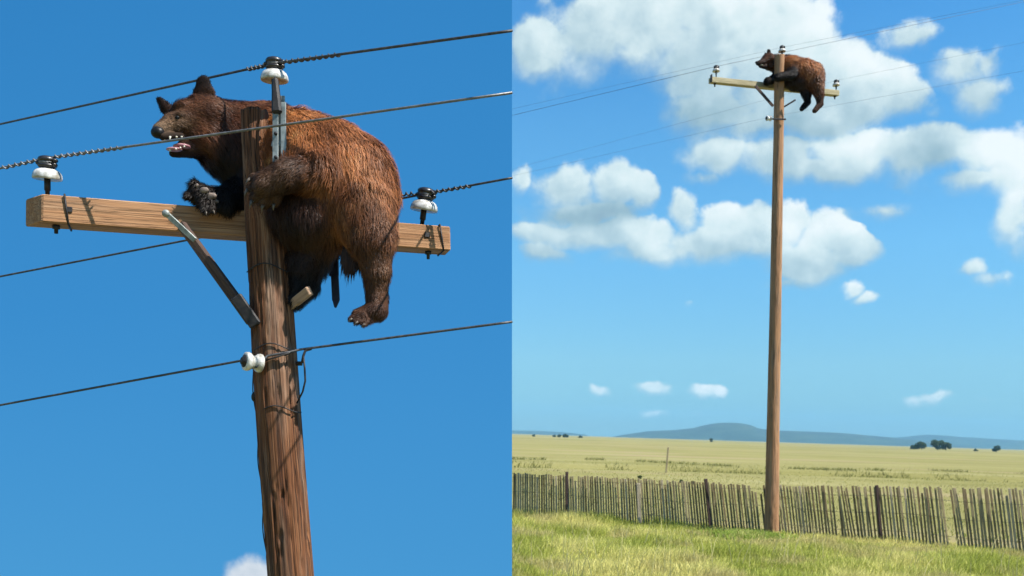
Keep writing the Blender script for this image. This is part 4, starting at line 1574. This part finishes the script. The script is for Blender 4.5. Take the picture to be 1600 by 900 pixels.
# green weed clump near the pole and tall pale stalks
cxy = np.array([5.4, 20.2]) + np.random.default_rng(2).normal(0, 1, (2600, 2)) * [0.42, 0.4]
rw = np.random.default_rng(12)
wc = GREEN[None] * (0.7 + 0.9 * rw.random((2600, 1))) * np.array([[0.8, 0.95, 0.9]])
o = blades('weed_clump', cxy, 0.08 + 0.12 * rw.random(2600), 0.008 * (0.6 + rw.random(2600)), wc, 0.8, 14)
sxy = scatter(420, 12.5, 19.0, 51)
sxy = sxy[(fbm(np.stack([sxy[:, 0] * .6, sxy[:, 1] * .6, sxy[:, 0] * 0], 1), 90, 2) > 0.5) | (sxy[:, 0] < 1.6)]
rs_ = np.random.default_rng(15)
blades('tall_straw', sxy, 0.5 + 0.35 * rs_.random(len(sxy)), 0.006 + 0 * sxy[:, 0], np.array((0.74, 0.67, 0.32))[None] * (0.8 + 0.4 * rs_.random((len(sxy), 1))), 0.45, 16)
# field beyond the fence
xy = scatter(50000, 18.5, 120, 23, xmin=-3)
xy = xy[np.random.default_rng(24).random(len(xy)) < np.clip(1.25 - xy[:, 1] / 100, 0, 1)]
xy = xy[xy[:, 1] > fence_y(xy[:, 0]) + 0.5]
n = len(xy)
r_ = np.random.default_rng(6)
hg = np.clip(1.2 - xy[:, 1] / 110, 0.1, 1) * (0.06 + 0.09 * r_.random(n)) * (0.6 + 0.9 * vnoise(np.stack([xy[:, 0] * .5, xy[:, 1] * .5, np.zeros(n)], 1), 4))
blades('field_grass', xy, hg, 0.009 + 0.00018 * xy[:, 1], grass_cols(xy * np.array([0.25, 0.5]), 35, 0.20 + 0 * hg, 0.25) * 0.60, 0.7, 9)
# darker rank grass along the ditch
r_ = np.random.default_rng(66)
n = 9000
dx = -3 + 48 * r_.random(n)
keep = vnoise(np.stack([dx * 0.55, dx * 0, dx * 0], 1), 12) > 0.5
dx = dx[keep]
n = len(dx)
lane = r_.random(n) < 0.3
dy = 60 + 1.6 * np.sin(dx / 9.0) + 0.08 * dx + r_.normal(0, 0.9, n) + np.where(lane, 14 + 4 * np.sin(dx / 5.0), 0)
xy = np.stack([dx, dy], 1)
blades('ditch_grass', xy, 0.12 + 0.24 * r_.random(n), 0.02 + 0 * dx, np.array((0.26, 0.26, 0.075))[None] * (0.6 + 0.9 * r_.random((n, 1))), 0.6, 19)

# ------------------------------------------------------------------ trees and bushes on the plain
def tree(name, label, cat, px, py, d, wpx, hpx, seed, group, trunk_k=0.3, dark=1.0):
    r_ = np.random.default_rng(seed)
    base = PW(px, py, d)
    base[2] = ground_h(np.array([base[0]]), np.array([base[1]]))[0]
    wm, hm = wpx * d / F, hpx * d / F
    root = thing(name, label, cat, base, group)
    m_ = MB()
    top = base + np.array([0.03 * wm, 0, hm * 0.75])
    m_.tube([base - np.array([0, 0, .3]), base + (top - base) * .4 + np.array([.02 * wm, 0, 0]), top], [0.045 * wm, 0.03 * wm, 0.006 * wm], 8)
    lobes = []
    for k in range(9):
        a = r_.random() * 6.283
        rr_ = 0.34 * wm * math.sqrt(r_.random())
        hh_ = hm * (trunk_k + (0.86 - trunk_k) * r_.random())
        c = base + np.array([rr_ * math.cos(a), rr_ * math.sin(a), hh_])
        lobes.append((c, (0.14 + 0.1 * r_.random()) * wm))
        m_.tube([base + (top - base) * (0.35 + .3 * r_.random()), (base + (top - base) * .5 + c) / 2, c], [0.015 * wm, .01 * wm, .004 * wm], 5)
    m_.build('trunk', M_BARK, root, camframe=False)
    V, T, Cc = [], [], []
    for (c, rad) in lobes:
        n = 210
        u = r_.normal(0, 1, (n, 3))
        u /= np.linalg.norm(u, axis=1)[:, None]
        pp = c + u * rad * (0.35 + 0.75 * r_.random((n, 1)) ** 0.5) * np.array([1.15, 1.15, 0.9])
        pp[:, 2] = np.maximum(pp[:, 2], base[2] + 0.1 * hm)
        s_ = 0.055 * wm * (0.6 + 0.8 * r_.random((n, 1)))
        e1 = r_.normal(0, 1, (n, 3))
        e1 /= np.linalg.norm(e1, axis=1)[:, None]
        e2 = np.cross(e1, r_.normal(0, 1, (n, 3)))
        e2 /= np.linalg.norm(e2, axis=1)[:, None]
        k = sum(len(q) for q in V)
        V.append(np.stack([pp - e1 * s_, pp + e2 * s_ * .6, pp + e1 * s_, pp - e2 * s_ * .6], 1).reshape(-1, 3))
        T.append(np.arange(n * 4).reshape(n, 4) + k)
        Cc.append(np.repeat(np.array((0.075, 0.115, 0.042))[None] * dark * (0.55 + 0.95 * r_.random((n, 1))), 4, axis=0))
    mesh_obj('crown', np.concatenate(V), np.concatenate(T), M_LEAF, root, col=np.concatenate(Cc), smooth=False)
    return root


TG = 'trees out on the plain'
tree('broadleaf_tree', 'small round tree, left one of the close pair far off on the plain', 'tree', 1440, 700.5, 640, 19, 14, 1, TG, 0.18)
tree('broadleaf_tree', 'broad dark tree, right and bigger one of the close pair far off', 'tree', 1465, 700.5, 640, 20, 15.5, 2, TG, 0.15)
tree('broadleaf_tree', 'dark tree touching the right side of the broad tree far off', 'tree', 1478, 701, 650, 16, 13, 3, TG, 0.12)
tree('bush', 'low dark bush at the left foot of the distant pair of trees', 'bush', 1429, 700.5, 640, 12, 5.5, 4, TG, 0.1)
tree('bush', 'single dark round bush near the right edge of the distant plain', 'bush', 1557, 704.5, 620, 13, 9.5, 5, TG, 0.15)
tree('bush', 'tiny grey bush between the tree pair and the rightmost bush', 'bush', 1525, 703.5, 620, 7, 4, 6, TG, 0.1)
tree('bush', 'tiny dark bush below the flat-topped hill', 'bush', 1112, 688.5, 760, 7, 5.5, 7, TG, 0.1)
BG = 'dark bushes on the left skyline'
for k, (px, wp, hp) in enumerate(((834, 6, 3), (866, 6, 3.5), (874, 7, 4), (883, 10, 4.5), (907, 7, 3.5))):
    tree('bush', ['leftmost small dark bush on the left skyline', 'small dark bush, first of the three close together on the left skyline', 'small dark bush in the middle of the three on the left skyline', 'widest dark bush, right of the three on the left skyline', 'dark bush standing alone right of the three on the left skyline'][k], 'bush', px, 682 + (px - 834) * .03, 800, wp, hp, 20 + k, BG, 0.1)
r_ = np.random.default_rng(8)
for k, (px, py, dd) in enumerate(((1065, 748.5, 44), (1083, 750.5, 43), (1000, 746, 47))):
    tree('shrub', ['dark little shrub in the field left of the far pole, middle one of three', 'dark little shrub in the field nearest to the far pole', 'dark little shrub in the field farthest left of three'][k], 'shrub', px, py, dd, 8, 5, 40 + k, 'little shrubs behind the fence', 0.1, 1.3)

# ------------------------------------------------------------------ haze over the plain
hb = MB()
X0, X1, Y0, Y1, Z0, Z1 = -6500.0, 6500.0, -120.0, 6200.0, -12.0, 190.0
vv = [(X0, Y0, Z0), (X1, Y0, Z0), (X1, Y1, Z0), (X0, Y1, Z0), (X0, Y0, Z1), (X1, Y0, Z1), (X1, Y1, Z1), (X0, Y1, Z1)]
hb.add(vv, [(3, 2, 1, 0), (4, 5, 6, 7), (0, 1, 5, 4), (1, 2, 6, 5), (2, 3, 7, 6), (3, 0, 4, 7)], smooth=False)
M_HAZE = bpy.data.materials.new('thin_haze')
M_HAZE.use_nodes = True
nt = M_HAZE.node_tree
nt.nodes.clear()
vol = nt.nodes.new('ShaderNodeVolumePrincipled')
vol.inputs['Color'].default_value = (0.21, 0.50, 0.78, 1)
vol.inputs['Density'].default_value = 0.00013
vol.inputs['Anisotropy'].default_value = 0.0
on = nt.nodes.new('ShaderNodeOutputMaterial')
nt.links.new(vol.outputs[0], on.inputs['Volume'])
hz_o = hb.build('haze', M_HAZE, camframe=False, kind='stuff')
